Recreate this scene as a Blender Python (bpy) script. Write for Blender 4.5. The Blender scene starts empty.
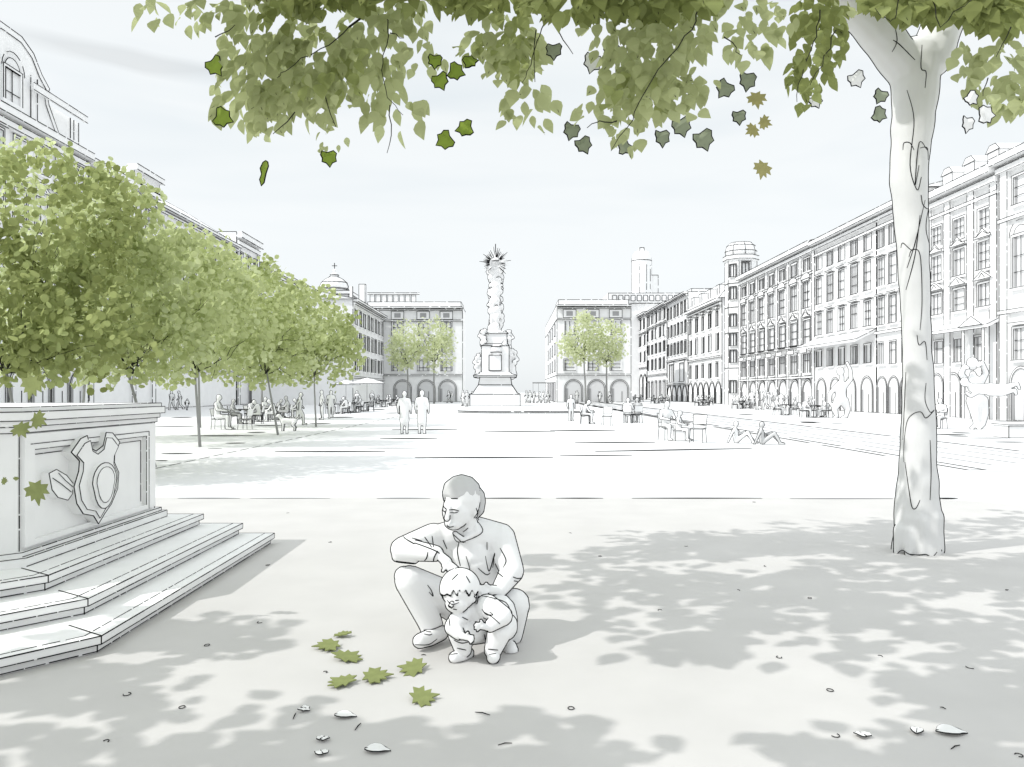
import bpy, bmesh, math, random
import numpy as np
from mathutils import Vector, Matrix, noise
from mathutils.bvhtree import BVHTree

random.seed(7)
rnd = random.Random(11)
C = bpy.context.scene.collection
scene = bpy.context.scene
PI = math.pi
# ---- viewpoint: eye level 1.6 m, looking along +Y -------------------------------------------
F, CX, HY, EYE = 800.0, 512.0, 392.0, 1.6
CAM = Vector((0, 0, EYE))
def at(px, py, d):
    "point at distance d seen in direction (px, py)"
    return Vector(((px - CX) / F * d, d, EYE - (py - HY) / F * d))
def gnd(px, py, z=0.0):
    d = F * (EYE - z) / (py - HY)
    return Vector(((px - CX) / F * d, d, z))

# ---- materials -------------------------------------------------------------------------------
def new_mat(name, col, rough=0.9, var=0.0, scale=3.0, trans=0.0, bump=0.0, spec=0.15):
    m = bpy.data.materials.new(name); m.use_nodes = True
    nt = m.node_tree; N = nt.nodes; L = nt.links
    b = N['Principled BSDF']; out = N['Material Output']
    b.inputs['Roughness'].default_value = rough
    b.inputs['Specular IOR Level'].default_value = spec
    b.inputs['Base Color'].default_value = (*col, 1)
    if var > 0 or bump > 0:
        tc = N.new('ShaderNodeTexCoord'); n = N.new('ShaderNodeTexNoise')
        n.inputs['Scale'].default_value = scale; n.inputs['Detail'].default_value = 5
        L.new(tc.outputs['Object'], n.inputs['Vector'])
        if var > 0:
            r = N.new('ShaderNodeValToRGB'); e = r.color_ramp.elements
            e[0].position = 0.3; e[1].position = 0.7
            e[0].color = (*[c * (1 - var) for c in col], 1); e[1].color = (*[min(1, c * (1 + var)) for c in col], 1)
            L.new(n.outputs['Fac'], r.inputs['Fac']); L.new(r.outputs['Color'], b.inputs['Base Color'])
        if bump > 0:
            bp = N.new('ShaderNodeBump'); bp.inputs['Strength'].default_value = bump
            bp.inputs['Distance'].default_value = 0.02
            L.new(n.outputs['Fac'], bp.inputs['Height']); L.new(bp.outputs['Normal'], b.inputs['Normal'])
    if trans > 0:
        t = N.new('ShaderNodeBsdfTranslucent'); mx = N.new('ShaderNodeMixShader')
        src = b.inputs['Base Color'].links[0].from_socket if b.inputs['Base Color'].links else None
        if src: L.new(src, t.inputs['Color'])
        else: t.inputs['Color'].default_value = (*col, 1)
        mx.inputs[0].default_value = trans
        L.new(b.outputs[0], mx.inputs[1]); L.new(t.outputs[0], mx.inputs[2]); L.new(mx.outputs[0], out.inputs['Surface'])
    return m
M = {}
M['white']   = new_mat('white_render', (0.86,0.86,0.86), var=0.03, scale=1.2)
M['stone']   = new_mat('pale_stone', (0.86,0.86,0.855), var=0.03, scale=4, bump=0.05)
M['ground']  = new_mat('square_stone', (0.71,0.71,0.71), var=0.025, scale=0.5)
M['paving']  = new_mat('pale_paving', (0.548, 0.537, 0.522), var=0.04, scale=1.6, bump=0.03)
M['ink']     = new_mat('dark_line', (0.012, 0.012, 0.013), rough=1, spec=0)
M['joint']   = new_mat('dark_joint', (0.03, 0.03, 0.03), rough=1, spec=0)
M['faint']   = new_mat('grey_joint', (0.22, 0.22, 0.23), rough=1, spec=0)
M['grey']    = new_mat('grey_cloth', (0.58, 0.58, 0.58), var=0.03)
M['pane']    = new_mat('window_glass', (0.80,0.803,0.806), rough=0.4)
M['reveal']  = new_mat('window_reveal_shade', (0.36, 0.36, 0.365), spec=0)  # flat grey standing in for shade inside openings
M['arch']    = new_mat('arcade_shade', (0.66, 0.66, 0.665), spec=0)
M['bark']    = new_mat('pale_bark', (0.70,0.70,0.695), var=0.03, scale=5)
M['twig']    = new_mat('dark_twig', (0.035, 0.035, 0.03), spec=0)
M['trunk']   = new_mat('grey_trunk', (0.30, 0.30, 0.295), spec=0)
M['leaf_mid']   = new_mat('leaf_mid', (0.445, 0.48, 0.25), var=0.10, scale=3, trans=0.55)
M['leaf_pale']  = new_mat('leaf_pale', (0.51, 0.55, 0.30), var=0.10, scale=3, trans=0.55)
M['leaf_dark']  = new_mat('leaf_dark', (0.24, 0.27, 0.095), var=0.12, scale=3, trans=0.5)
M['leaf_deep']  = new_mat('leaf_deep', (0.335, 0.375, 0.15), var=0.12, scale=3, trans=0.55)
M['lime']       = new_mat('leaf_lime', (0.50, 0.55, 0.28), var=0.10, scale=2, trans=0.6)
M['lime_pale']  = new_mat('leaf_lime_pale', (0.585, 0.635, 0.37), var=0.08, scale=2, trans=0.6)
M['lime_dark']  = new_mat('leaf_lime_dark', (0.365, 0.415, 0.175), var=0.10, scale=2, trans=0.6)
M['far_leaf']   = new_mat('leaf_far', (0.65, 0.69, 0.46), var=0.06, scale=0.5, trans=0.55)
M['bright']     = new_mat('leaf_bright', (0.30, 0.40, 0.07), var=0.10, scale=20, trans=0.3)
M['greygreen']  = new_mat('leaf_grey_green', (0.36, 0.40, 0.29), var=0.10, scale=20, trans=0.3)
M['olive']      = new_mat('leaf_olive', (0.47, 0.44, 0.20), var=0.10, scale=20, trans=0.3)
M['mapleg']     = new_mat('leaf_maple_green', (0.275, 0.31, 0.125), var=0.10, scale=20, trans=0.2)
M['paper']      = new_mat('leaf_pale_dry', (0.78, 0.78, 0.77), var=0.03, scale=20)

# ---- mesh collector --------------------------------------------------------------------------
class MB:
    def __init__(s): s.v = []; s.f = []; s.m = []; s.sm = []
    def add(s, vs, fs, mat, smooth=False):
        o = len(s.v); s.v.extend([tuple(p) for p in vs])
        for f in fs:
            s.f.append(tuple(i + o for i in f)); s.m.append(mat); s.sm.append(smooth)
    def box(s, x0, x1, y0, y1, z0, z1, mat='white', ink=0, edges=None, dash=0.0):
        v = [(x0,y0,z0),(x1,y0,z0),(x1,y1,z0),(x0,y1,z0),(x0,y0,z1),(x1,y0,z1),(x1,y1,z1),(x0,y1,z1)]
        s.add(v, [(0,3,2,1),(4,5,6,7),(0,1,5,4),(1,2,6,5),(2,3,7,6),(3,0,4,7)], mat)
        if ink:
            E = [(0,1),(1,2),(2,3),(3,0),(4,5),(5,6),(6,7),(7,4),(0,4),(1,5),(2,6),(3,7)]
            for k in (edges if edges is not None else range(12)):
                s.line(Vector(v[E[k][0]]), Vector(v[E[k][1]]), ink, dash)
    def prism(s, pts, z0, z1, mat='white', ink=0, dash=0.0, sides=None, cap_ink=(True, True), vert=True):
        "plan polygon pts (x, y) extruded in z"
        n = len(pts)
        v = [(p[0], p[1], z0) for p in pts] + [(p[0], p[1], z1) for p in pts]
        s.add(v, [tuple(range(n))[::-1], tuple(range(n, 2*n))] + [(i, (i+1) % n, (i+1) % n + n, i + n) for i in range(n)], mat)
        if ink:
            for i in (sides if sides is not None else range(n)):
                j = (i+1) % n
                if cap_ink[0]: s.line(Vector(v[i]), Vector(v[j]), ink, dash)
                if cap_ink[1]: s.line(Vector(v[i+n]), Vector(v[j+n]), ink, dash)
                if vert:
                    s.line(Vector(v[i]), Vector(v[i+n]), ink, dash); s.line(Vector(v[j]), Vector(v[j+n]), ink, dash)
    def solid(s, front, back, mat='white', ink=0, dash=0.0, closed_ink=True):
        "two matching outlines (3D) bridged into a solid"
        n = len(front)
        s.add(list(front) + list(back), [tuple(range(n)), tuple(range(n, 2*n))[::-1]] + [(i, i+n, (i+1) % n + n, (i+1) % n) for i in range(n)], mat)
        if ink:
            for i in range(n if closed_ink else n - 1):
                s.line(Vector(front[i]), Vector(front[(i+1) % n]), ink, dash)
    def line(s, a, b, r, dash=0.0, mat='ink'):
        a = Vector(a); b = Vector(b); L = (b - a).length
        if L < 1e-5: return
        if dash <= 0 or L < 10 * r:
            s.tube([a, b], r, mat=mat); return
        t = 0.0
        while t < L:
            l = rnd.uniform(12, 46) * r * (1.2 - dash)*1.6
            t2 = min(L, t + l)
            s.tube([a.lerp(b, t / L), a.lerp(b, t2 / L)], r * rnd.uniform(0.8, 1.15), mat=mat)
            t = t2 + rnd.uniform(1.0, 10.0) * r * dash * 2
    def tube(s, pts, r, sides=4, mat='ink', smooth=False, cap=True):
        n = len(pts); pts = [Vector(p) for p in pts]
        rs = r if isinstance(r, (list, tuple)) else [r] * n
        o = len(s.v); up = None
        for i, p in enumerate(pts):
            t = (pts[min(i+1, n-1)] - pts[max(i-1, 0)])
            if t.length < 1e-9: t = Vector((0, 0, 1))
            t.normalize()
            if up is None:
                a = Vector((0, 0, 1)) if abs(t.z) < 0.9 else Vector((1, 0, 0))
                up = t.cross(a).normalized()
            u = up - t * up.dot(t)
            if u.length < 1e-6: u = t.orthogonal()
            u.normalize(); up = u; w = t.cross(u)
            for k in range(sides):
                an = 2 * PI * (k + .5) / sides
                s.v.append(tuple(p + (u * math.cos(an) + w * math.sin(an)) * rs[i]))
        for i in range(n - 1):
            for k in range(sides):
                k2 = (k + 1) % sides
                s.f.append((o+i*sides+k, o+i*sides+k2, o+(i+1)*sides+k2, o+(i+1)*sides+k)); s.m.append(mat); s.sm.append(smooth)
        if cap:
            s.f.append(tuple(o + k for k in range(sides))[::-1]); s.m.append(mat); s.sm.append(False)
            s.f.append(tuple(o + (n-1)*sides + k for k in range(sides))); s.m.append(mat); s.sm.append(False)
    def lathe(s, prof, c=(0,0,0), sides=16, mat='white', ink=0, smooth=True, rings=(), ph=0.0):
        o = len(s.v)
        for r, z in prof:
            for k in range(sides):
                a = 2*PI*k/sides + ph
                s.v.append((c[0]+r*math.cos(a), c[1]+r*math.sin(a), c[2]+z))
        for i in range(len(prof)-1):
            for k in range(sides):
                k2 = (k+1) % sides
                s.f.append((o+i*sides+k, o+i*sides+k2, o+(i+1)*sides+k2, o+(i+1)*sides+k)); s.m.append(mat); s.sm.append(smooth)
        for i, rev in ((0, True), (len(prof)-1, False)):
            if prof[i][0] > 1e-4:
                t = tuple(o+i*sides+k for k in range(sides)); s.f.append(t[::-1] if rev else t); s.m.append(mat); s.sm.append(False)
        for i in rings:
            r, z = prof[i]
            s.tube([(c[0]+(r+ink*.3)*math.cos(2*PI*k/24), c[1]+(r+ink*.3)*math.sin(2*PI*k/24), c[2]+z) for k in range(25)], ink)
    def mesh(s, v, f, mat, smooth=True): s.add(v, f, mat, smooth)
    def build(s, name, parent=None, origin=None, world=False):
        me = bpy.data.meshes.new(name)
        v = s.v
        off = None
        if origin is not None: off = Vector(origin)
        elif world and parent is not None: off = Vector(parent.location)
        if off is not None: v = [(p[0]-off.x, p[1]-off.y, p[2]-off.z) for p in v]
        me.from_pydata(v, [], s.f)
        names = []
        for k in s.m:
            if k not in names: names.append(k)
        for k in names: me.materials.append(M[k])
        ix = {k: i for i, k in enumerate(names)}
        me.polygons.foreach_set('material_index', [ix[k] for k in s.m])
        me.polygons.foreach_set('use_smooth', s.sm)
        me.update()
        o = bpy.data.objects.new(name, me); C.objects.link(o)
        if origin is not None: o.location = off
        if parent is not None: o.parent = parent
        return o

def tag(o, label=None, cat=None, group=None, kind=None):
    if label: o['label'] = label
    if cat: o['category'] = cat
    if group: o['group'] = group
    if kind: o['kind'] = kind
    return o
def thing(name, loc, label, cat, rot=0.0, group=None):
    o = bpy.data.objects.new(name, None); C.objects.link(o)
    o.location = loc; o.rotation_euler = (0, 0, rot); o.empty_display_size = 0.2
    return tag(o, label, cat, group)
KIDS = {}
def copy_tree(o, parent=None):
    c = o.copy(); C.objects.link(c)
    if parent is not None: c.parent = parent
    for ch in list(o.children): copy_tree(ch, c)
    return c

# ---- contour lines on rounded shapes ---------------------------------------------------------
def contour(mb, verts, tris, nrm, r, lift=0.3, wob=0.0):
    V = np.asarray(verts, float); T = np.asarray(tris, int); Nn = np.asarray(nrm, float)
    g = np.einsum('ij,ij->i', Nn, np.array(CAM)[None, :] - V)
    gt = g[T]; mixed = (gt.max(1) > 0) & (gt.min(1) < 0)
    for t in T[mixed]:
        ps = []
        for a, b in ((0,1),(1,2),(2,0)):
            i, j = t[a], t[b]
            if (g[i] > 0) != (g[j] > 0):
                k = g[i] / (g[i] - g[j])
                n = Nn[i] * (1-k) + Nn[j] * k
                ps.append(Vector(V[i] * (1-k) + V[j] * k + n * r * lift))
        if len(ps) == 2 and (ps[1]-ps[0]).length > 1e-6:
            d = (ps[1]-ps[0]).normalized() * r * 0.8
            mb.tube([ps[0]-d, ps[1]+d], r, sides=4, cap=False)
def remesh_solid(mbs, voxel, smooth=3, fac=0.5, noise_amp=0.0, noise_scale=3.0):
    "closed overlapping solids -> one continuous skin (world coordinates); returns verts, tris, quads, normals"
    me = bpy.data.meshes.new('tmp'); me.from_pydata(mbs.v, [], mbs.f); me.update()
    o = bpy.data.objects.new('tmp', me); C.objects.link(o)
    md = o.modifiers.new('r', 'REMESH'); md.mode = 'VOXEL'; md.voxel_size = voxel
    if smooth:
        sm = o.modifiers.new('s', 'SMOOTH'); sm.factor = fac; sm.iterations = smooth
    dg = bpy.context.evaluated_depsgraph_get()
    ev = o.evaluated_get(dg); m2 = bpy.data.meshes.new_from_object(ev)
    bpy.data.objects.remove(o); bpy.data.meshes.remove(me)
    if noise_amp:
        ns = [v.normal.copy() for v in m2.vertices]
        for v, n in zip(m2.vertices, ns):
            v.co += n * noise_amp * noise.noise(v.co * noise_scale)
        m2.update()
    m2.calc_loop_triangles()
    V = [tuple(v.co) for v in m2.vertices]; Q = [tuple(p.vertices) for p in m2.polygons]
    T = [tuple(t.vertices) for t in m2.loop_triangles]; Nn = [tuple(v.normal) for v in m2.vertices]
    bpy.data.meshes.remove(m2)
    return V, T, Q, Nn
_icos = {}
def ball(mb, c, r, sx=1, sy=1, sz=1, rot=None, sub=2):
    if sub not in _icos:
        b = bmesh.new(); bmesh.ops.create_icosphere(b, subdivisions=sub, radius=1)
        _icos[sub] = ([v.co.copy() for v in b.verts], [tuple(v.index for v in f.verts) for f in b.faces]); b.free()
    _ico = _icos[sub]; c = Vector(c); vs = []
    for p in _ico[0]:
        q = Vector((p.x*r*sx, p.y*r*sy, p.z*r*sz))
        if rot is not None: q = rot @ q
        vs.append(c + q)
    mb.add(vs, _ico[1], 'white')
def limb(mb, pts, rs, sides=10):
    "tapered limb with round joints"
    for p, r in zip(pts, rs): ball(mb, p, r)
    for i in range(len(pts)-1):
        mb.tube([pts[i], pts[i+1]], [rs[i], rs[i+1]], sides=sides, mat='white')
class Skin:
    "remeshed skin with contour and surface strokes"
    def __init__(s, solids, voxel, mat='white', smooth=3, lw=0.003, do_contour=True, noise_amp=0, noise_scale=3, fac=0.5):
        s.V, s.T, s.Q, s.N = remesh_solid(solids, voxel, smooth, fac, noise_amp, noise_scale)
        s.mb = MB(); s.mb.mesh(s.V, s.Q, mat); s.lw = lw
        if do_contour: contour(s.mb, s.V, s.T, s.N, lw)
        s.bvh = None
    def stroke(s, px, w=1.0, wob=True):
        "a drawn crease: follows the surface under the given sight lines"
        if s.bvh is None: s.bvh = BVHTree.FromPolygons([Vector(v) for v in s.V], s.Q)
        pts = []
        dense = []
        for i in range(len(px)-1):
            p0, p1, p2, p3 = px[max(0, i-1)], px[i], px[i+1], px[min(len(px)-1, i+2)]
            for k in range(6):
                u = k/6; dense.append(tuple(.5*(2*p1[j] + (p2[j]-p0[j])*u + (2*p0[j]-5*p1[j]+4*p2[j]-p3[j])*u*u + (3*p1[j]-p0[j]-3*p2[j]+p3[j])*u**3) for j in (0, 1)))
        dense.append(px[-1])
        for p in dense:
            dr = (at(p[0], p[1], 1.0) - CAM).normalized()
            hit = s.bvh.ray_cast(CAM, dr)
            if hit[0] is not None and (not pts or (hit[0]-pts[-1]).length < 0.25): pts.append(hit[0] + hit[1] * s.lw * 0.2)
            elif len(pts) > 1: s.mb.tube(pts, s.lw * w); pts = []
            else: pts = []
        if len(pts) > 1:
            n = len(pts)
            s.mb.tube(pts, [s.lw * w * (0.55 + 0.45 * math.sin(PI * (i + .5) / n)) for i in range(n)])
# ---- camera, light, sky ----------------------------------------------------------------------
cam = bpy.data.cameras.new('camera'); cam_o = bpy.data.objects.new('camera', cam); C.objects.link(cam_o)
cam_o.location = CAM; cam_o.rotation_euler = (PI/2, 0, 0)
cam.sensor_width = 36; cam.lens = 36 * F / 1024; cam.shift_y = 8.5 / 1024
cam.clip_start = 0.05; cam.clip_end = 3000
scene.camera = cam_o
EL = math.radians(46); SH = Vector((0.93, 0.36, 0)).normalized()     # shadows fall to the right and away
SUNDIR = Vector((SH.x * math.cos(EL), SH.y * math.cos(EL), -math.sin(EL)))
sun = bpy.data.lights.new('sun', 'SUN'); sun.energy = 2.3; sun.angle = math.radians(0.5); sun.color = (1, 0.985, 0.96)
sun_o = bpy.data.objects.new('sun', sun); C.objects.link(sun_o); sun_o.location = (-20, -10, 40)
sun_o.rotation_euler = SUNDIR.to_track_quat('-Z', 'Y').to_euler()
w = bpy.data.worlds.new('World'); scene.world = w; w.use_nodes = True
nt = w.node_tree; N = nt.nodes; L = nt.links
sky = N.new('ShaderNodeTexSky'); sky.sky_type = 'NISHITA'; sky.sun_disc = False
sky.sun_elevation = EL; sky.sun_rotation = math.atan2(-SH.x, -SH.y); sky.air_density = 1.0; sky.dust_density = 2.0; sky.altitude = 200
hs = N.new('ShaderNodeHueSaturation'); hs.inputs['Saturation'].default_value = 0.14; hs.inputs['Value'].default_value = 1.0
L.new(sky.outputs[0], hs.inputs['Color'])
# thin veil of cloud: long soft streaks
tc = N.new('ShaderNodeTexCoord'); mp = N.new('ShaderNodeMapping'); mp.inputs['Scale'].default_value = (1.2, 1.2, 7.0)
mp.inputs['Location'].default_value = (0.35, 0.1, 0.4)
nz = N.new('ShaderNodeTexNoise'); nz.inputs['Scale'].default_value = 1.6; nz.inputs['Detail'].default_value = 3; nz.inputs['Distortion'].default_value = 0.4
L.new(tc.outputs['Generated'], mp.inputs['Vector']); L.new(mp.outputs[0], nz.inputs['Vector'])
rp = N.new('ShaderNodeValToRGB'); e = rp.color_ramp.elements
e[0].position = 0.34; e[0].color = (0.90, 0.925, 0.945, 1); e[1].position = 0.54; e[1].color = (1, 1, 1, 1)
L.new(nz.outputs['Fac'], rp.inputs['Fac'])
veil = N.new('ShaderNodeMix'); veil.data_type = 'RGBA'; veil.inputs[0].default_value = 0.72
veil.inputs[7].default_value = (9.1, 9.5, 9.65, 1)
L.new(hs.outputs[0], veil.inputs[6])
mul = N.new('ShaderNodeMix'); mul.data_type = 'RGBA'; mul.blend_type = 'MULTIPLY'; mul.inputs[0].default_value = 1.0
L.new(veil.outputs[2], mul.inputs[6]); L.new(rp.outputs['Color'], mul.inputs[7])
# sky brightened above the view, added as fill for the shaded sides
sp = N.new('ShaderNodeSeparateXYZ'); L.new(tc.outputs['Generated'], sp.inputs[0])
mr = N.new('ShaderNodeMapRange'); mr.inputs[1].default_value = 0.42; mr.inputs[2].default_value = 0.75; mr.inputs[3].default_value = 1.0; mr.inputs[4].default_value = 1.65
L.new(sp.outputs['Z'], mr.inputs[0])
# one grey streak of cloud low on the left
def mth(op, a, b=None):
    n_ = N.new('ShaderNodeMath'); n_.operation = op
    for i_, v_ in enumerate((a, b)):
        if v_ is None: continue
        if isinstance(v_, (int, float)): n_.inputs[i_].default_value = v_
        else: L.new(v_, n_.inputs[i_])
    return n_.outputs[0]
zz_ = mth('ADD', mth('SUBTRACT', sp.outputs['Z'], 0.352), mth('MULTIPLY', mth('ADD', sp.outputs['X'], 0.40), 0.06))
zz_ = mth('ADD', zz_, mth('MULTIPLY', mth('SUBTRACT', nz.outputs['Fac'], 0.5), 0.05))
ms_ = mth('MULTIPLY', mth('MAXIMUM', mth('SUBTRACT', 1.0, mth('DIVIDE', mth('ABSOLUTE', zz_), 0.013)), 0.0), mth('MAXIMUM', mth('SUBTRACT', 1.0, mth('DIVIDE', mth('ABSOLUTE', mth('ADD', sp.outputs['X'], 0.40)), 0.13)), 0.0))
dim = mth('SUBTRACT', 1.0, mth('MULTIPLY', mth('MINIMUM', mth('MULTIPLY', ms_, 2.0), 1.0), 0.13))
vm = N.new('ShaderNodeVectorMath'); vm.operation = 'SCALE'; L.new(mul.outputs[2], vm.inputs[0])
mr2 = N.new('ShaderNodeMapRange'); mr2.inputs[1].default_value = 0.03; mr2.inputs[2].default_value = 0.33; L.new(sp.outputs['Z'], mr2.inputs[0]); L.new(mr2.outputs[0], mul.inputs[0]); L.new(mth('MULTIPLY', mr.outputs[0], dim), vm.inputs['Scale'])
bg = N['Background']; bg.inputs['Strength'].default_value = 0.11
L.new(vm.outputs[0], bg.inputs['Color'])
vs = scene.view_settings; vs.view_transform = 'Standard'; vs.look = 'None'; vs.gamma = 1; vs.exposure = 0.13; vs.use_curve_mapping = False
scene.cycles.max_bounces = 6; scene.cycles.diffuse_bounces = 4; scene.cycles.transparent_max_bounces = 8
scene.cycles.use_denoising = True

# ---- ground ----------------------------------------------------------------------------------
g = MB(); g.add([(-900,-60,0),(900,-60,0),(900,1600,0),(-900,1600,0)], [(0,1,2,3)], 'ground')
def joint(mb, a, b, wpx, z=0.004, mat='joint', taper=True):
    "a thin dark joint let into the paving: flat strip of real width"
    a = Vector((a[0], a[1], 0)); b = Vector((b[0], b[1], 0)); t = (b-a).normalized(); n = Vector((-t.y, t.x, 0))
    L_ = (b-a).length; k = 8 if taper else 1; o = []
    vs = []
    for i in range(k+1):
        p = a.lerp(b, i/k); u = i/k
        hw = wpx * 0.5 * ((0.45 + 0.55*math.sin(PI*min(1, max(0, u)))) if taper else 1)
        vs += [(p.x+n.x*hw, p.y+n.y*hw, z), (p.x-n.x*hw, p.y-n.y*hw, z)]
    mb.add(vs, [(2*i, 2*i+1, 2*i+3, 2*i+2) for i in range(k)], mat)
def hjoint(mb, x0, x1, y, px=1.0, z=0.004, mat='joint', y1=None):
    "east-west paving joint; its width in metres is what shows as about a pixel"
    a = gnd(x0, y, z); b = gnd(x1, y1 if y1 else y, z)
    d = a.y; w_ = px * d * d / (F * EYE)
    joint(mb, (a.x, a.y), (b.x, b.y), w_, z, mat)
for x0, x1, y, px, mt in [(178,240,498,1,'faint'),(377,430,498,1,'faint'),(480,541,498,1,'joint'),(556,603,498,1,'joint'),(632,762,498,1,'joint'),(936,958,498,1,'joint'),(790,893,498.5,.7,'faint'),(250,330,498,.7,'faint'),
        (275,385,451.5,1.1,'joint'),(415,553,457.5,1.2,'joint'),(392,457,429.6,1,'joint'),(380,437,438.5,1,'joint'),(485,555,431.5,.8,'joint'),(550,615,430.5,1,'joint'),(575,655,442.5,1,'joint'),(560,632,455.5,.9,'joint'),(365,420,448,.7,'faint'),
        (155,193,426.4,.9,'faint'),(173,191,417.5,.9,'joint'),(190,253,435.7,1,'joint'),(226,245,443,1,'joint'),(162,192,453.5,1,'joint'),(155,167,460.6,1,'joint'),(248,265,432.3,1,'joint'),(255,281,425.4,.9,'joint'),(310,330,423.6,.9,'joint'),(270,290,412,.8,'joint'),
        (336,360,412.5,1.0,'joint'),(328,353,417.2,1.0,'joint'),(372,384,409.5,.9,'joint'),(385,400,413,.7,'joint'),(240,262,420,.7,'joint'),(208,222,448.5,.6,'faint'),
        (936,965,434.5,1,'joint'),(950,968,436,.9,'joint'),(968,1010,438,.6,'joint'),(953,970,432.8,1,'joint'),(995,1024,442,.9,'joint'),(996,1022,421,1,'joint'),(800,820,422,1,'joint'),(832,842,423.5,.7,'faint'),(740,752,414.5,.9,'joint'),(802,815,422.6,.8,'joint'),(620,655,398.2,.6,'joint'),(600,640,396.8,.5,'joint'),(565,600,401,.6,'joint')]:
    hjoint(g, x0, x1, y, px, 0.012 if 495 < y < 500 else 0.004, mt)
# kerb line of the tree strip, running away on the left, and slanting joint on the right
for k in range(60):
    d0 = 16.6 + k * 0.75 * (1 + k*.03); d1 = d0 + 0.62 * (1 + k*.03)
    if d1 > 56: break
    joint(g, (-7.45, d0), (-7.45, d1), 0.02 + d0*.0012, 0.004, 'joint', False)
a = gnd(595, 451.5); b = gnd(752, 448.5); joint(g, (a.x, a.y), (b.x, b.y), 0.4, 0.004)
g_o = g.build('ground'); tag(g_o, kind='structure')

# foreground paving field with a rounded far right corner
p = MB(); pts = [(-9, -8), (7.3, -8)]
R_ = 1.6
for k in range(13):
    t = PI/2 * k/12; pts.append((7.3 - R_ + R_*math.cos(t), 12.05 - R_ + R_*math.sin(t)))
pts.append((-9, 12.05))
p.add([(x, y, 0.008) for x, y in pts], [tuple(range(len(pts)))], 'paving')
tag(p.build('foreground_paving'), kind='structure')

# tram track strip on the right
t = MB(); XA, XB = 9.0, 13.4
t.box(XA, XB, 15.8, 210, -0.1, 0.05, 'ground')
def rail(x, wpx, mat='joint', z=0.054, d0=16.0, gap=0.25, step=2.0):
    d = d0
    while d < 190:
        l = step * rnd.uniform(.7, 1.5) * (1 + d*.02)
        ww = wpx * d / F
        joint(t, (x, d), (x, d+l), ww, z, mat, False)
        d += l * (1 + gap * rnd.uniform(.4, 1.6))
rail(XA + .06, 4.2, d0=15.9); rail(XA + .42, 4.0, d0=15.9); rail(XB - .08, 5.0, d0=17.6, gap=.06)
for k, x in enumerate((10.2, 11.0, 11.9, 12.7)): rail(x, 3.0, 'faint', d0=17 + k*.4)
joint(t, (XA+.06, 15.9), (XA+.42, 15.95), .05, 0.054)
tag(t.build('tram_track'), kind='structure')
t = MB()   # low round-cornered platform under the monument
pl = []
x0, x1, y0, y1, r = -4.3, 6.5, 60, 104, 3.5
for cx, cy, a0 in ((x1-r, y0+r, -90), (x1-r, y1-r, 0), (x0+r, y1-r, 90), (x0+r, y0+r, 180)):
    for k in range(7):
        an = math.radians(a0 + 15*k); pl.append((cx + r*math.cos(an), cy + r*math.sin(an)))
t.prism(pl, 0.001, 0.14, 'ground'); n = len(pl)
for i in range(n):
    q, q2 = pl[i], pl[(i+1) % n]
    if q[1] < 75 and q2[1] < 75:
        t.line((q[0], q[1]-.02, .14), (q2[0], q2[1]-.02, .14), .035, .4); t.line((q[0], q[1]-.03, .02), (q2[0], q2[1]-.03, .02), .03, .4)
tag(t.build('monument_platform'), kind='structure')
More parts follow.
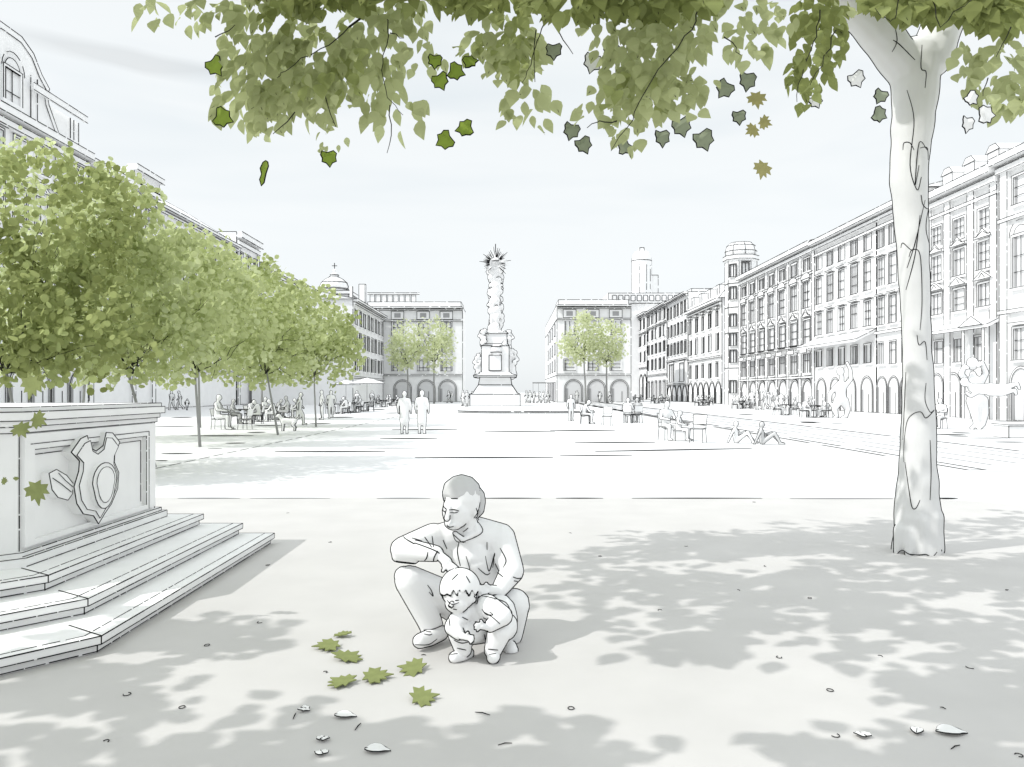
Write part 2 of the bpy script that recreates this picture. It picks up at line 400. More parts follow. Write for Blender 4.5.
# ---- buildings -------------------------------------------------------------------------------
def window_mesh(w_, h, lw, style, hood, drop=0.0, reveal=True):
    "frame (local: centre bottom at origin, facing -y) and pane"
    m = MB(); x = w_/2; fw = w_*.12
    m.box(-x-fw, -x, -.14, 0, 0, h, 'white'); m.box(x, x+fw, -.14, 0, 0, h, 'white')
    m.box(-x-fw, x+fw, -.142, 0, h, h+fw, 'white'); m.box(-x-fw*1.4, x+fw*1.4, -.2, 0, -fw*1.2, 0, 'white')
    y = -.15
    def l(a, b, k=1.0):
        if rnd.random() >= drop: m.line(a, b, lw*k)
    l((-x-fw, y, 0), (-x-fw, y, h+fw)); l((x+fw, y, 0), (x+fw, y, h+fw)); l((-x-fw, y, h+fw), (x+fw, y, h+fw))
    l((-x-fw*1.4, -.21, -fw*.2), (x+fw*1.4, -.21, -fw*.2)); 
    l((-x, y, 0), (-x, y, h)); l((x, y, 0), (x, y, h)); l((-x, y, h), (x, y, h))
    if reveal:                                   # dark strip painted for the shade of the reveal
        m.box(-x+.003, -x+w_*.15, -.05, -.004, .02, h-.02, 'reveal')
    if style == 'cross':
        l((0, -.07, 0), (0, -.07, h)); l((-x, -.07, h*.62), (x, -.07, h*.62)); l((-x, -.07, h*.3), (x, -.07, h*.3))
    elif style == 'bar': l((0, -.07, 0), (0, -.07, h)); l((-x, -.07, h*.66), (x, -.07, h*.66))
    elif style == 'mid': l((x*.1, -.07, 0), (x*.1, -.07, h), 1.3)
    if hood == 'flat':
        m.box(-x-fw*2, x+fw*2, -.3, 0, h+fw*1.6, h+fw*2.6, 'white'); l((-x-fw*2, -.31, h+fw*2.6), (x+fw*2, -.31, h+fw*2.6)); l((-x-fw*2, -.31, h+fw*1.6), (x+fw*2, -.31, h+fw*1.6))
    elif hood == 'tri':
        z = h+fw*1.8; a = [(-x-fw*2.5, -.3, z), (x+fw*2.5, -.3, z), (0, -.3, z+w_*.42)]
        m.solid(a, [(p[0], 0, p[2]) for p in a], 'white', lw)
        l((-x*.5, -.31, z+w_*.08), (0, -.31, z+w_*.3)); l((0, -.31, z+w_*.3), (x*.5, -.31, z+w_*.08))
    elif hood == 'arc':
        z = h+fw*1.6; a = [( (x+fw*2)*math.cos(t*PI/8), -.28, z + w_*.34*math.sin(t*PI/8)) for t in range(9)]
        m.solid(a, [(p[0], 0, p[2]) for p in a], 'white', lw)
    elif hood == 'scroll':
        z = h+fw*1.6; a = [((x+fw*2)*math.cos(t*PI/8), -.28, z + w_*(.2+.12*math.cos(t*PI/2))*math.sin(t*PI/8)*1.4) for t in range(9)]
        m.solid(a, [(p[0], 0, p[2]) for p in a], 'white', lw)
        l((-x, -.29, z+.1), (0, -.29, z+w_*.3)); l((x*.9, -.29, z+.12), (x*.2, -.29, z+w_*.28))
    elif hood == 'round':
        a = [(x*math.cos(t*PI/10), -.1, h + x*math.sin(t*PI/10)) for t in range(11)]
        m.solid(a, [(p[0], 0, p[2]) for p in a], 'pane', lw)
        a2 = [((x+fw*2)*math.cos(t*PI/10), -.16, h + (x+fw*2)*math.sin(t*PI/10)) for t in range(11)]
        for i in range(10): l(a2[i], a2[i+1])
    pm = MB(); pm.add([(-x, -.004, 0), (x, -.004, 0), (x, -.004, h), (-x, -.004, h)], [(0,1,2,3)], 'pane')
    return m, pm
def put_windows(root, xs, z0, z1, w_, lw, style='cross', hood=None, y=0.0, drop=.2, reveal=True):
    protos = []
    for k in range(2):
        f, p_ = window_mesh(w_, z1-z0, lw, style, hood, drop, reveal)
        fo = f.build('window'); po = p_.build('pane'); po.parent = fo; protos.append(fo)
    used = [0, 0]
    for i, x in enumerate(xs):
        k = i % 2
        if used[k] == 0: o = protos[k]
        else: o = copy_tree(protos[k])
        used[k] += 1; o.parent = root; o.location = (x, y, z0)
    for k in range(2):
        if used[k] == 0:
            for ch in list(protos[k].children): bpy.data.objects.remove(ch)
            bpy.data.objects.remove(protos[k])
def arch_part(root, x, w_, h, lw, fill='pane', name='archway', dark=True, y=0.0):
    m = MB(); r = w_/2; n = 10; sp = h - r
    out = [(x-r, y-.03, 0), (x-r, y-.03, sp)] + [(x - r*math.cos(t*PI/n), y-.03, sp + r*math.sin(t*PI/n)) for t in range(1, n)] + [(x+r, y-.03, sp), (x+r, y-.03, 0)]
    m.solid(out, [(p[0], y, p[2]) for p in out], fill)
    R = r*1.14
    o2 = [(x-R, y-.09, 0), (x-R, y-.09, sp)] + [(x - R*math.cos(t*PI/n), y-.09, sp + R*math.sin(t*PI/n)) for t in range(1, n)] + [(x+R, y-.09, sp), (x+R, y-.09, 0)]
    o1 = [(p[0], y-.09, p[2]) for p in out]
    m.add(o2 + o1, [(i, i+1, i+1+len(o2), i+len(o2)) for i in range(len(o2)-1)], 'white')
    m.add(o1 + [(p[0], y-.03, p[2]) for p in out], [(i, i+1, i+1+len(o1), i+len(o1)) for i in range(len(o1)-1)], 'white')
    m.tube(o2, lw); m.tube(o1, lw)
    if dark: m.box(x-r+.01, x-r+w_*.16, y-.06, y-.032, 0.05, sp, 'reveal')  # painted shade along one inner side of the arch
    m.line((x+r*.3, y-.05, 0), (x+r*.3, y-.05, sp*.8), lw)
    return m.build(name, root)
def ledge(m, W, z, t_, out, lw, x0=0.0, dash=.35):
    m.box(x0+.003, W-.003, -out, 0, z, z+t_, 'white')
    m.line((x0, -out-.01, z+t_), (W, -out-.01, z+t_), lw, dash); m.line((x0, -out-.01, z), (W, -out-.01, z), lw, dash)
def building(name, label, loc, rot, W, D, Ht, lw, rows, ledges=(), cornice=.7, roof=None, arches=None, pil=(), cat='building', sides=(True, True), roofname='roof'):
    root = thing(name, loc, label, cat, rot)
    m = MB(); m.box(0, W, 0, D, 0, Ht, 'white')
    for i, x in enumerate((0.0, W)):
        if sides[i]: m.line((x, -.02, 0), (x, -.02, Ht), lw*1.1, .35)
    m.line((0, 0, Ht), (0, D, Ht), lw, .3); m.line((W, 0, Ht), (W, D, Ht), lw, .3)
    m.line((0, -.03, 0.03), (W, -.03, 0.03), lw*.8, .5)
    for x in pil:
        m.box(x-.35, x+.35, -.18, 0, 0, Ht-cornice, 'white')
        m.line((x-.35, -.19, 0), (x-.35, -.19, Ht-cornice), lw, .35); m.line((x+.35, -.19, 0), (x+.35, -.19, Ht-cornice), lw, .35)
    m.build('wall', root)
    c = MB(); ledge(c, W, Ht-cornice, cornice*.35, .35, lw); ledge(c, W, Ht-cornice*.45, cornice*.45, .7, lw*1.1)
    c.build('cornice', root)
    if ledges:
        for z in ledges:
            c = MB(); ledge(c, W, z, .22, .2, lw); c.build('string_course', root)
    for r in rows: put_windows(root, *r[0], **r[1])
    if arches:
        for x, w_, h, fill in arches: arch_part(root, x, w_, h, lw, fill)
    if roof:
        kind, rh, inset = roof
        c = MB()
        if kind == 'hip':
            v = [(-.5,-.5,Ht),(W+.5,-.5,Ht),(W+.5,D,Ht),(-.5,D,Ht),(inset,inset,Ht+rh),(W-inset,inset,Ht+rh),(W-inset,D-inset,Ht+rh),(inset,D-inset,Ht+rh)]
            c.add(v, [(0,1,5,4),(1,2,6,5),(2,3,7,6),(3,0,4,7),(4,5,6,7)], 'white')
            for a, b in ((0,1),(0,4),(1,5),(4,5)): c.line(v[a], v[b], lw, .3)
        elif kind == 'gable':
            v = [(-.3,-.5,Ht),(W+.3,-.5,Ht),(W+.3,D,Ht),(-.3,D,Ht),(-.3,D/2,Ht+rh),(W+.3,D/2,Ht+rh)]
            c.add(v, [(0,1,5,4),(3,4,5,2),(0,4,3),(1,2,5)], 'white')
            for a, b in ((0,1),(0,4),(1,5),(4,5)): c.line(v[a], v[b], lw, .3)
        elif kind == 'flat':
            c.box(.3, W-.3, .6, D-.6, Ht, Ht+rh, 'white', lw, dash=.3)
        c.build(roofname, root)
    return root
def spread(W, n, m0=None):
    m0 = m0 if m0 is not None else W/(n*2)
    return [m0 + (W-2*m0)*i/max(1, n-1) for i in range(n)] if n > 1 else [W/2]
def row(xs, z0, z1, w_, lw, **k): return ((xs, z0, z1, w_, lw), k)
PX = 1/F
XR, XL = 28.0, -34.0
def lwd(d, px=.62): return px * d * PX * .5
def right_block(px0, px1): return F*XR/(px0-CX), F*XR/(px1-CX)    # far, near distances
ROT_R, ROT_L = -PI/2, PI/2

# right row, near to far.  local x = 0 at the far end
d1, d0 = right_block(1001, 1090); W = d1-d0; lw = lwd(44); xs = [1.9, 4.4, 6.9]
building('palace', 'white palace at the right edge of the photo with tall round arched windows', (XR, d1, 0), ROT_R, W, 14, 14.9, lw,
    [row(xs, 12.0, 13.5, 1.1, lw, hood=None), row(xs, 7.4, 10.2, 1.2, lw, hood='round'), row(xs, 3.4, 5.1, 1.1, lw, hood='flat')], ledges=(11.2, 6.0), cornice=.9,
    arches=[(x, 1.7, 2.9, 'pane') for x in (1.9, 4.6, 7.2)], pil=(.5, 9.0), roof=('hip', 1.6, 3))
d1, d0 = right_block(928, 1000.4); W = d1-d0; lw = lwd(50); xs = spread(W, 3)
r = building('baroque_house', 'white baroque house with pedimented windows and roof dormers, right of the tree trunk', (XR, d1, 0), ROT_R, W, 14, 14.7, lw,
    [row(xs, 11.1, 12.4, 1.15, lw, hood=None), row(xs, 8.9, 10.5, 1.2, lw, hood='scroll'), row(xs, 6.7, 8.0, 1.2, lw, hood='tri'), row([1.6, 4.0, 6.2], 3.5, 4.9, 1.0, lw, style='bar')],
    ledges=(13.0,), cornice=1.0, arches=[(x, 1.5, 2.75, 'pane') for x in (1.2, 3.2, 5.2, 7.0)], pil=(.4, W/2-1.3, W/2+1.3, W-.4), roof=('hip', 1.8, 3.5))
for k in range(3):
    m = MB(); x = 1.3 + k*2.5; m.box(x-.55, x+.55, .6, 2.2, 14.7, 15.9, 'white', lw, edges=(0,1,4,5,8,9,10)); a = [(x-.7,.55,15.9),(x+.7,.55,15.9),(x+.3,.55,16.3),(x-.3,.55,16.3)]
    m.solid(a, [(q[0], 2.3, q[2]) for q in a], 'white', lw); m.build('dormer', r)
m = MB(); a = [(-.2,-.9,5.5),(W+.2,-.9,5.5),(W+.2,0,5.95),(-.2,0,5.95)]; m.add(a + [(q[0],q[1],q[2]-.2) for q in a], [(0,1,2,3),(4,5,1,0),(7,6,5,4),(0,3,7,4),(1,5,6,2)], 'white')
for i, j in ((0,1),(2,3),(0,3),(1,2)): m.line(a[i], a[j], lw, .25)
m.line((a[0][0], a[0][1], 5.3), (a[1][0], a[1][1], 5.3), lw, .25)
pdm = [(W-2.6,-1.0,5.5),(W-.1,-1.0,5.5),(W-1.2,-1.0,6.05)]; m.solid(pdm, [(q[0], 0, q[2]) for q in pdm], 'white', lw)
m.build('porch_roof', r)
for x in (W-2.4, W-.35):
    m = MB(); m.box(x-.13, x+.13, -.8, -.55, 0, 5.3, 'white', lw, edges=(8, 9), dash=.2); m.build('porch_post', r)

d1, d0 = right_block(877, 927.4); W = d1-d0; lw = lwd(57); xs = spread(W, 4)
r = building('plain_house', 'plain white house half hidden behind the pale tree trunk, four tall windows per floor', (XR, d1, 0), ROT_R, W, 14, 15.4, lw,
    [row(xs, 12.5, 13.9, .95, lw, style='mid'), row(xs, 9.6, 11.7, 1.0, lw, hood='flat'), row(xs, 6.7, 8.7, 1.0, lw, hood='flat'), row(xs, 3.7, 5.3, .95, lw)],
    ledges=(6.0, 14.0), cornice=.8, arches=[(x, 1.45, 2.7, 'white') for x in spread(W, 4)], roof=('gable', 2.0, 0))
d1, d0 = right_block(815.5, 876.5); W = d1-d0; lw = lwd(67); xs = spread(W, 5)
r = building('plain_house', 'plain white house with five windows per floor and a lean-to roof, left of the trunk', (XR, d1, 0), ROT_R, W, 14, 15.4, lw,
    [row(xs, 12.7, 13.9, 1.1, lw, style='mid'), row(xs, 9.6, 11.9, 1.15, lw, hood='flat'), row(xs, 6.8, 8.7, 1.2, lw, hood='flat'), row(xs, 3.9, 5.3, 1.05, lw, style='mid')],
    ledges=(14.0,), cornice=.8, arches=[(x, 1.9, 2.75, 'white') for x in spread(W, 4)], roof=('gable', 2.0, 0))
m = MB(); a = [(-.2,-1.6,5.7),(W,-1.6,5.7),(W,0,6.5),(-.2,0,6.5)]; m.add(a + [(q[0],q[1],q[2]-.2) for q in a], [(0,1,2,3),(4,5,1,0),(7,6,5,4),(0,3,7,4),(1,5,6,2)], 'white')
for i, j in ((0,1),(2,3),(0,3),(1,2)): m.line(a[i], a[j], lw*1.1, .2)
m.build('lean_to_roof', r)
d1, d0 = right_block(741, 815); W = d1-d0; lw = lwd(85); xs = spread(W, 7)
r = building('ornate_house', 'ornate white house with tall pilasters and seven window bays beside the stair tower', (XR, d1, 0), ROT_R, W, 14, 15.6, lw,
    [row(xs, 13.0, 14.2, 1.4, lw, style='mid'), row(xs, 9.6, 12.0, 1.6, lw, hood='arc'), row(xs, 6.2, 8.4, 1.6, lw, hood='scroll'), row(xs, 3.4, 5.2, 1.5, lw, style='bar', hood='flat')],
    ledges=(12.6, 5.9, 2.9), cornice=1.0, arches=[(x, 2.2, 2.7, 'white') for x in spread(W, 7)], pil=[W*(i)/7 for i in range(8)], roof=('gable', 1.6, 0))
for k in range(7):
    for z0, z1, o in ((12.1, 12.5, .25), (5.3, 5.7, .5)):
        m = MB(); x = xs[k]; m.box(x-.9, x+.9, -o, 0, z0, z1, 'white', lw, edges=(0,4,8,9)); m.build('balcony_ledge', r)
# stair tower
m0 = thing('stair_tower', (XR+.95, 101.2, 0), 'slim white octagonal stair tower rising above the right hand row of houses', 'tower')
lw = lwd(102)
m = MB(); m.lathe([(1.95,0),(1.95,18.0),(2.2,18.2),(2.2,18.7),(1.8,18.8)], sides=8, ph=PI/8, ink=lw, smooth=False)
for k in range(8):
    an = 2*PI*k/8 + PI/8; c_, s_ = 1.97*math.cos(an), 1.97*math.sin(an); m.line((c_, s_, 0), (c_, s_, 18.2), lw*1.1, .35)
for z in (4.6, 9.0, 12.2, 15.2, 18.2, 18.7):
    rr = 2.22 if z > 18 else 2.0
    for k in range(8):
        a1, a2 = 2*PI*k/8 + PI/8, 2*PI*(k+1)/8 + PI/8; m.line((rr*math.cos(a1), rr*math.sin(a1), z), (rr*math.cos(a2), rr*math.sin(a2), z), lw)
m.build('shaft', m0)
m = MB(); m.lathe([(1.9,18.7),(1.95,19.3),(1.75,20.0),(1.3,20.4),(0.01,20.5)], sides=16, ink=lw, rings=(1,2,3))
for k in range(8):
    an = 2*PI*k/8; m.tube([(1.93*math.cos(an), 1.93*math.sin(an), 18.8), (1.96*math.cos(an), 1.96*math.sin(an), 19.3), (1.76*math.cos(an), 1.76*math.sin(an), 20.0), (1.3*math.cos(an), 1.3*math.sin(an), 20.4)], lw)
m.build('cap', m0)
for z in (1.5, 5.3, 7.4, 9.8, 13.2, 16.0):
    f, p_ = window_mesh(.8, 1.5, lw, 'mid', None); fo = f.build('window', m0); po = p_.build('pane', fo)
    fo.location = (-1.30, -1.30, z); fo.rotation_euler = (0, 0, -PI/4)
    f, p_ = window_mesh(.8, 1.3, lw, 'mid', 'flat'); fo = f.build('window', m0); po = p_.build('pane', fo)
    fo.location = (0, -1.82, z+.3)
d1, d0 = right_block(688.5, 722); W = d1-d0; lw = lwd(116); xs = spread(W, 5)
r = building('mansard_house', 'white house with a dormered mansard roof and arcade, just left of the stair tower', (XR, d1, 0), ROT_R, W, 14, 14.2, lw,
    [row(xs, 10.6, 12.6, 1.4, lw, hood='tri', style='mid'), row(xs, 7.3, 9.6, 1.4, lw, style='mid'), row(xs, 3.6, 5.6, 1.4, lw, style='mid')], ledges=(6.3,), cornice=.9,
    arches=[(x, 2.6, 2.9, 'white') for x in spread(W, 6)], roof=('hip', 3.0, 2.2), roofname='mansard_roof')
for k in range(4):
    m = MB(); x = W*(k+.5)/4; m.box(x-.9, x+.9, .1, 1.8, 14.3, 16.2, 'white', lw, edges=(0,1,4,5,8,9)); m.box(x-.4, x+.1, .07, .1, 14.6, 15.8, 'reveal'); m.build('dormer', r)
d1, d0 = right_block(667.5, 688); W = d1-d0; lw = lwd(136); xs = spread(W, 6)
building('tall_house', 'tall flat fronted white house with six narrow windows per floor on the right row', (XR, d1, 0), ROT_R, W, 14, 17.6, lw,
    [row(xs, z, z+1.9, 1.2, lw, style='mid') for z in (14.4, 11.2, 8.0)] + [row(spread(W, 2), 3.4, 6.4, 3.2, lw, style='bar', reveal=False)], ledges=(6.9, 2.8), cornice=.6, arches=[(x, 3, 2.6, 'white') for x in spread(W, 4)], roof=('flat', .5, 0))
d1, d0 = right_block(647.5, 667); W = d1-d0; lw = lwd(155); xs = spread(W, 5)
building('stepped_house', 'white house with five floors of narrow windows, fourth house along the far right row', (XR, d1, 0), ROT_R, W, 14, 17.9, lw,
    [row(xs, z, z+1.9, 1.6, lw, style='mid') for z in (15, 12, 9, 6)] + [row(xs, .4, 3.6, 1.8, lw, style='mid')], ledges=(14.3, 4.8), cornice=.7, roof=('gable', 1.0, 0))
d1, d0 = right_block(622, 647); W = d1-d0; lw = lwd(180); xs = spread(W, 7)
building('end_house', 'white house with a colonnade at the far end of the right hand row', (XR, d1, 0), ROT_R, W, 14, 18.3, lw,
    [row(xs, z, z+2.2, 1.9, lw, style='mid') for z in (15, 11.5, 8)] , ledges=(14, 6.6), cornice=.8, arches=[(x, 3.6, 5.2, 'white') for x in spread(W, 8)], roof=('gable', 1.0, 0))

# left row.  local x = 0 at the near end
def left_block(px0, px1): return F*-XL/(CX-px0), F*-XL/(CX-px1)
d0, d1 = left_block(-75, 86); W = d1-d0; lw = lwd(60, .8); xs = spread(W, 7)
r = building('gabled_palace', 'tall pale palace with a curved baroque gable at the upper left corner of the photo', (XL, d0, 0), ROT_L, W, 16, 20.6, lw,
    [row(xs, 17.3, 19.0, 1.3, lw, hood='flat'), row(xs, 13.0, 15.6, 1.4, lw, hood='tri'), row(xs, 8.6, 11.4, 1.4, lw, hood='arc'), row(xs, 4.4, 6.8, 1.3, lw)], ledges=(16.4, 12.2, 3.6), cornice=1.2, pil=(.4, W-.4), arches=[(x, 2, 3.1, 'pane') for x in xs])
m = MB(); gx = 8.5          # gable: centre at local x
prof = [(-6.0,0),(6.4,0),(6.4,.3),(5.9,.5),(5.2,1.4),(4.5,2.3),(4.3,3.0),(4.6,3.5),(3.6,4.2),(2.6,5.3),(1.2,5.9),(-1.2,5.9),(-2.8,5.3),(-3.9,4.2),(-4.6,3.5),(-4.4,2.4),(-5.2,1.2),(-6.0,.4)]
a = [(gx+x, .35, 20.6+z) for x, z in prof]; m.solid(a, [(q[0], 1.3, q[2]) for q in a], 'white', lw*1.2, .15)
for i in range(3, 15):
    q, q2 = prof[i], prof[i+1]; m.line((gx+q[0]*.9, .3, 20.6+q[1]*.92), (gx+q2[0]*.9, .3, 20.6+q2[1]*.92), lw*.9, .3)
for x in (-3.0, -2.2, 2.2, 3.0): m.line((gx+x, .3, 20.8), (gx+x, .3, 24.2), lw, .3)
m.build('gable', r)
put_windows(r, [gx], 21.4, 23.6, 1.7, lw, style='cross', hood='round', y=.33)
m = MB(); m.box(W-7.3, W-.1, .5, 1.4, 20.6, 23.0, 'white'); ledge(m, W-.1, 23.0, .5, .2, lw, x0=W-7.3)
for x in (W-7.2, W-6.2, W-5.7, W-1.4, W-.9, W-.2): m.line((x, .47, 20.6), (x, .47, 23.0), lw, .3)
m.build('parapet', r)
d0, d1 = left_block(86.5, 154); W = d1-d0; lw = lwd(70, .75); xs = spread(W, 5)
r = building('corner_pavilion_house', 'pale house with a projecting corner pavilion above the tree tops on the left row', (XL, d0, 0), ROT_L, W, 16, 20.3, lw,
    [row(xs, 16.6, 18.6, 1.4, lw, hood='arc'), row(xs, 12.4, 15, 1.4, lw, hood='flat'), row(xs, 8, 10.6, 1.4, lw), row(xs, 4, 6.4, 1.3, lw)], ledges=(15.8, 3.4), cornice=1.2, pil=(.4, W-4.4, W-.4), roof=('hip', 1.5, 4))
m = MB(); m.box(W-5, W, -.5, 4, 19.8, 21.6, 'white'); 
ledge(m, W+.3, 21.3, .5, .9, lw*1.2, x0=W-5.3); ledge(m, W+.1, 20.2, .3, .7, lw, x0=W-5.1)
m.line((W-5, -.51, 20), (W-5, -.51, 21.4), lw); m.line((W, -.51, 20), (W, -.51, 21.4), lw); m.build('pavilion_attic', r)
d0, d1 = left_block(155, 236); W = d1-d0; lw = lwd(86, .7); xs = spread(W, 8)
building('hipped_house', 'pale house under a plain hipped roof behind the trees of the left row', (XL, d0, 0), ROT_L, W, 16, 19.6, lw,
    [row(xs, 16.2, 18.0, 1.3, lw, style='mid'), row(xs, 12.4, 14.8, 1.3, lw), row(xs, 8.4, 10.8, 1.3, lw), row(xs, 4.4, 6.6, 1.3, lw)], ledges=(3.8,), cornice=.7, roof=('hip', 3.2, 4.5))
d0, d1 = left_block(236.5, 258); W = d1-d0; lw = lwd(104, .7); xs = spread(W, 3)
building('narrow_house', 'narrow pale house with a tall bracketed cornice, poking above the tree row', (XL, d0, 0), ROT_L, W, 16, 21.4, lw,
    [row(xs, 17, 19, 1.3, lw, style='mid'), row(xs, 13, 15.4, 1.3, lw), row(xs, 9, 11.4, 1.3, lw)], ledges=(12.2,), cornice=1.6, pil=(.4, W-.4))
d0, d1 = left_block(258.6, 338); W = d1-d0; lw = lwd(125, .65); xs = spread(W, 13)
building('long_house', 'long pale house whose plain eaves run down behind the trees towards the domed tower', (XL, d0, 0), ROT_L, W, 16, 19.0, lw,
    [row(xs, 15.4, 17.2, 1.5, lw, style='mid'), row(xs, 11.6, 14, 1.5, lw, style='mid'), row(xs, 7.8, 10.2, 1.5, lw, style='mid')], ledges=(14.6, 4.0), cornice=1.0, roof=('gable', 2.5, 0))
# domed tower
t0 = thing('domed_tower', (-31.5, 142, 0), 'pale tower with an onion dome and finial above the trees left of centre', 'tower'); lw = lwd(142, .75)
m = MB(); m.box(-3.2, 3.2, -3.2, 3.2, 0, 18.6, 'white', lw, edges=(4,8,9,5,10), dash=.25); m.box(-3.5, 3.5, -3.5, 3.5, 18.6, 19.2, 'white', lw, edges=(0,4,5,1,8,9), dash=.2); m.build('shaft', t0)
zz = lambda z: 18.7 + (z-19.2)*.57
pf = [(2.7,19.2),(2.7,21.0),(3.0,21.2),(3.1,22.0),(2.7,23.2),(1.9,24.2),(1.1,24.8),(.8,25.2),(.9,25.6),(.5,26.2),(.2,26.6)]
m = MB(); m.lathe([(r_*.82, zz(z_)) for r_, z_ in pf], sides=16, ink=lw, rings=(1,2,4,6,8))
for s_ in (-1, 1): m.tube([(s_*(r_+.02)*.82, -.4, zz(z_)) for r_, z_ in pf[:8]], lw)
m.build('dome', t0)
m = MB(); m.tube([(0,0,22.8),(0,0,24.5)], lw*1.2); m.tube([(-.45,0,24.0),(.45,0,24.0)], lw*1.1); ball(m, (0,0,23.2), .28); m.build('finial', t0)
for x in (-1.6, 1.6):
    f, p_ = window_mesh(1.3, 2.6, lw, 'mid', None); fo = f.build('window', t0); p_.build('pane', fo); fo.location = (x, -3.2, 15.0)
root = building('low_wing', 'low pale wing with a sloping eave running up to the centre left block', (-20.5, 103, 0), ROT_L, 24.0, 13, 13.6, lwd(112), 
    [row(spread(24, 8), z, z+1.9, 1.3, lwd(112), style='mid') for z in (10.4, 7.4, 4.4)], ledges=(3.4,), cornice=.7, roof=('gable', 1.4, 0))
m = MB(); m.box(-.2, .2, -.2, .2, 0, 3.4, 'white', lwd(112), edges=(8,9,4,5)); o = m.build('chimney', root); o.location = (14, 3, 13.6)

# centre blocks (front faces us)
def block(label, x0, x1, d, D, Ht, lw, n, arch_x, fill, cols):
    W = x1-x0
    r = building('arcaded_block', label, (x0, d, 0), 0, W, D, Ht, lw,
        [row(cols, z, z+2.1, 1.5, lw, style='cross') for z in (10.6, 7.6)] + [row(cols, 5.0, 6.6, 1.5, lw, style='cross')], ledges=(4.2, 12.9), cornice=.6,
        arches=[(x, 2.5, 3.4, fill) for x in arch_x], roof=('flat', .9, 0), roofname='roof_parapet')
    for x in cols:
        m = MB(); m.box(x-1.0, x+1.0, -.12, 0, 13.2, 14.5, 'white', lw, edges=(0,4,8,9)); m.box(x-.5, x+.5, -.15, -.121, 13.5, 14.2, 'reveal'); m.build('attic_window', r)
    return r
lw = lwd(128, .6)
r = block('pale four storey block with round arches left of the monument', -23.5, -7.9, 128, 8, 15.2, lw, 3, (6.0, 9.8, 13.2), 'arch', (5.2, 9.3, 13.0))
m = MB()
for k in range(8):
    x = .6 + k*.95; m.box(x, x+.75, 1.0, 1.5, 16.1, 17.3, 'white', lw, edges=(0,4,8,9)); 
m.box(0.2, 8.6, .9, 1.6, 17.3, 17.6, 'white', lw, edges=(0,4), dash=.2); m.build('balustrade', r)
m = MB(); m.box(-1.2, -.2, 1, 2, 15.2, 19.0, 'white', lw, edges=(4,5,8,9,10)); m.build('chimney', r)
lw = lwd(125, .6)
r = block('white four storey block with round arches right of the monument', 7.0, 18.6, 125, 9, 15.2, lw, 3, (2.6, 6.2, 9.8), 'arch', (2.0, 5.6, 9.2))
m = MB(); m.box(0.002, 4.0, 9.0, 42, 0, 15.19, 'white'); m.line((0,0,15.2),(0,42,15.2), lw, .3); m.line((0,42,0),(0,42,15.2), lw, .3); m.build('rear_wing', r)
m = MB()                     # the flank that looks to the centre of the square
for k in range(4):
    y = 3 + k*8.0
    for z in (4.9, 7.6, 10.6):
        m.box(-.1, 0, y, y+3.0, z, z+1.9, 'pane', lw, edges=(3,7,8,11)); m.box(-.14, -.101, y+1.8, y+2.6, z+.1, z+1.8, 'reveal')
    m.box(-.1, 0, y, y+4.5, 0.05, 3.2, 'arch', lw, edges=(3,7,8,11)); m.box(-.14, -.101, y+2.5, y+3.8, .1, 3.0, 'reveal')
m.line((-.05,0,4.2),(-.05,42,4.2), lw, .3); m.line((-.05,0,12.9),(-.05,42,12.9), lw, .3); m.build('flank_windows', r)
# far blocks behind
t0 = thing('flat_block', (22.5, 175, 0), 'low flat roofed office block far behind the right arcaded block', 'building'); lw = lwd(175, .65)
m = MB(); m.box(-5.0, 16, 0, 14, 0, 21.0, 'white', lw, edges=(4,7,8,9), dash=.25); m.box(-1.5, 16, -.5, 14, 21.0, 23.2, 'white', lw, edges=(0,4,8,9), dash=.25); m.build('wall', t0)
m = MB()
for k in range(12): m.box(-.6+k*1.35, .3+k*1.35, -.62, -.501, 21.5, 22.7, 'pane', lw, edges=(0,4,8,9))
m.build('window_band', t0)
t0 = thing('round_tower', (40.5, 250, 0), 'distant slim round high tower with a rounded top above the roofs', 'tower'); lw = lwd(250, .7)
m = MB(); m.lathe([(3.1,0),(3.1,42.5),(2.8,44.2),(2.0,45.4),(0.02,45.8)], sides=20, ink=lw, rings=(1,))
for x in (-3.1, 3.1): m.line((x, 0, 20), (x, 0, 42.5), lw, .35)
for an in (-110, -70, -40):
    c_, s_ = 3.13*math.cos(math.radians(an)), 3.13*math.sin(math.radians(an)); m.line((c_, s_, 25), (c_, s_, 41), lw*.8, .6)
m.tube([(3.1*math.cos(math.radians(a_)), 0, 42.4+3.4*math.sin(math.radians(a_))) for a_ in range(0, 181, 15)], lw); m.build('shaft', t0)
m = MB(); m.box(2.6, 5.0, -1, 3, 0, 38, 'white', lw, edges=(4,8,9), dash=.4); m.build('lift_shaft', t0)
m = MB(); m.box(-.7, .7, -.7, .7, 45.3, 46.6, 'white', lw, edges=(0,4,8,9)); m.build('lantern', t0)
# little open shelter in the gap
t0 = thing('shelter', (3.0, 118, 0), 'thin legged flat roofed open shelter in the gap right of the monument', 'shelter'); lw = lwd(118, .45)
m = MB(); m.box(0, 3.2, 0, 1.6, 2.9, 3.0, 'white', lw, edges=(0,4)); m.build('roof', t0)
for x in (0.1, .9, 2.0, 3.1):
    m = MB(); m.tube([(x, 0, 0), (x, 0, 2.9)], lw, mat='faint'); m.build('post', t0)
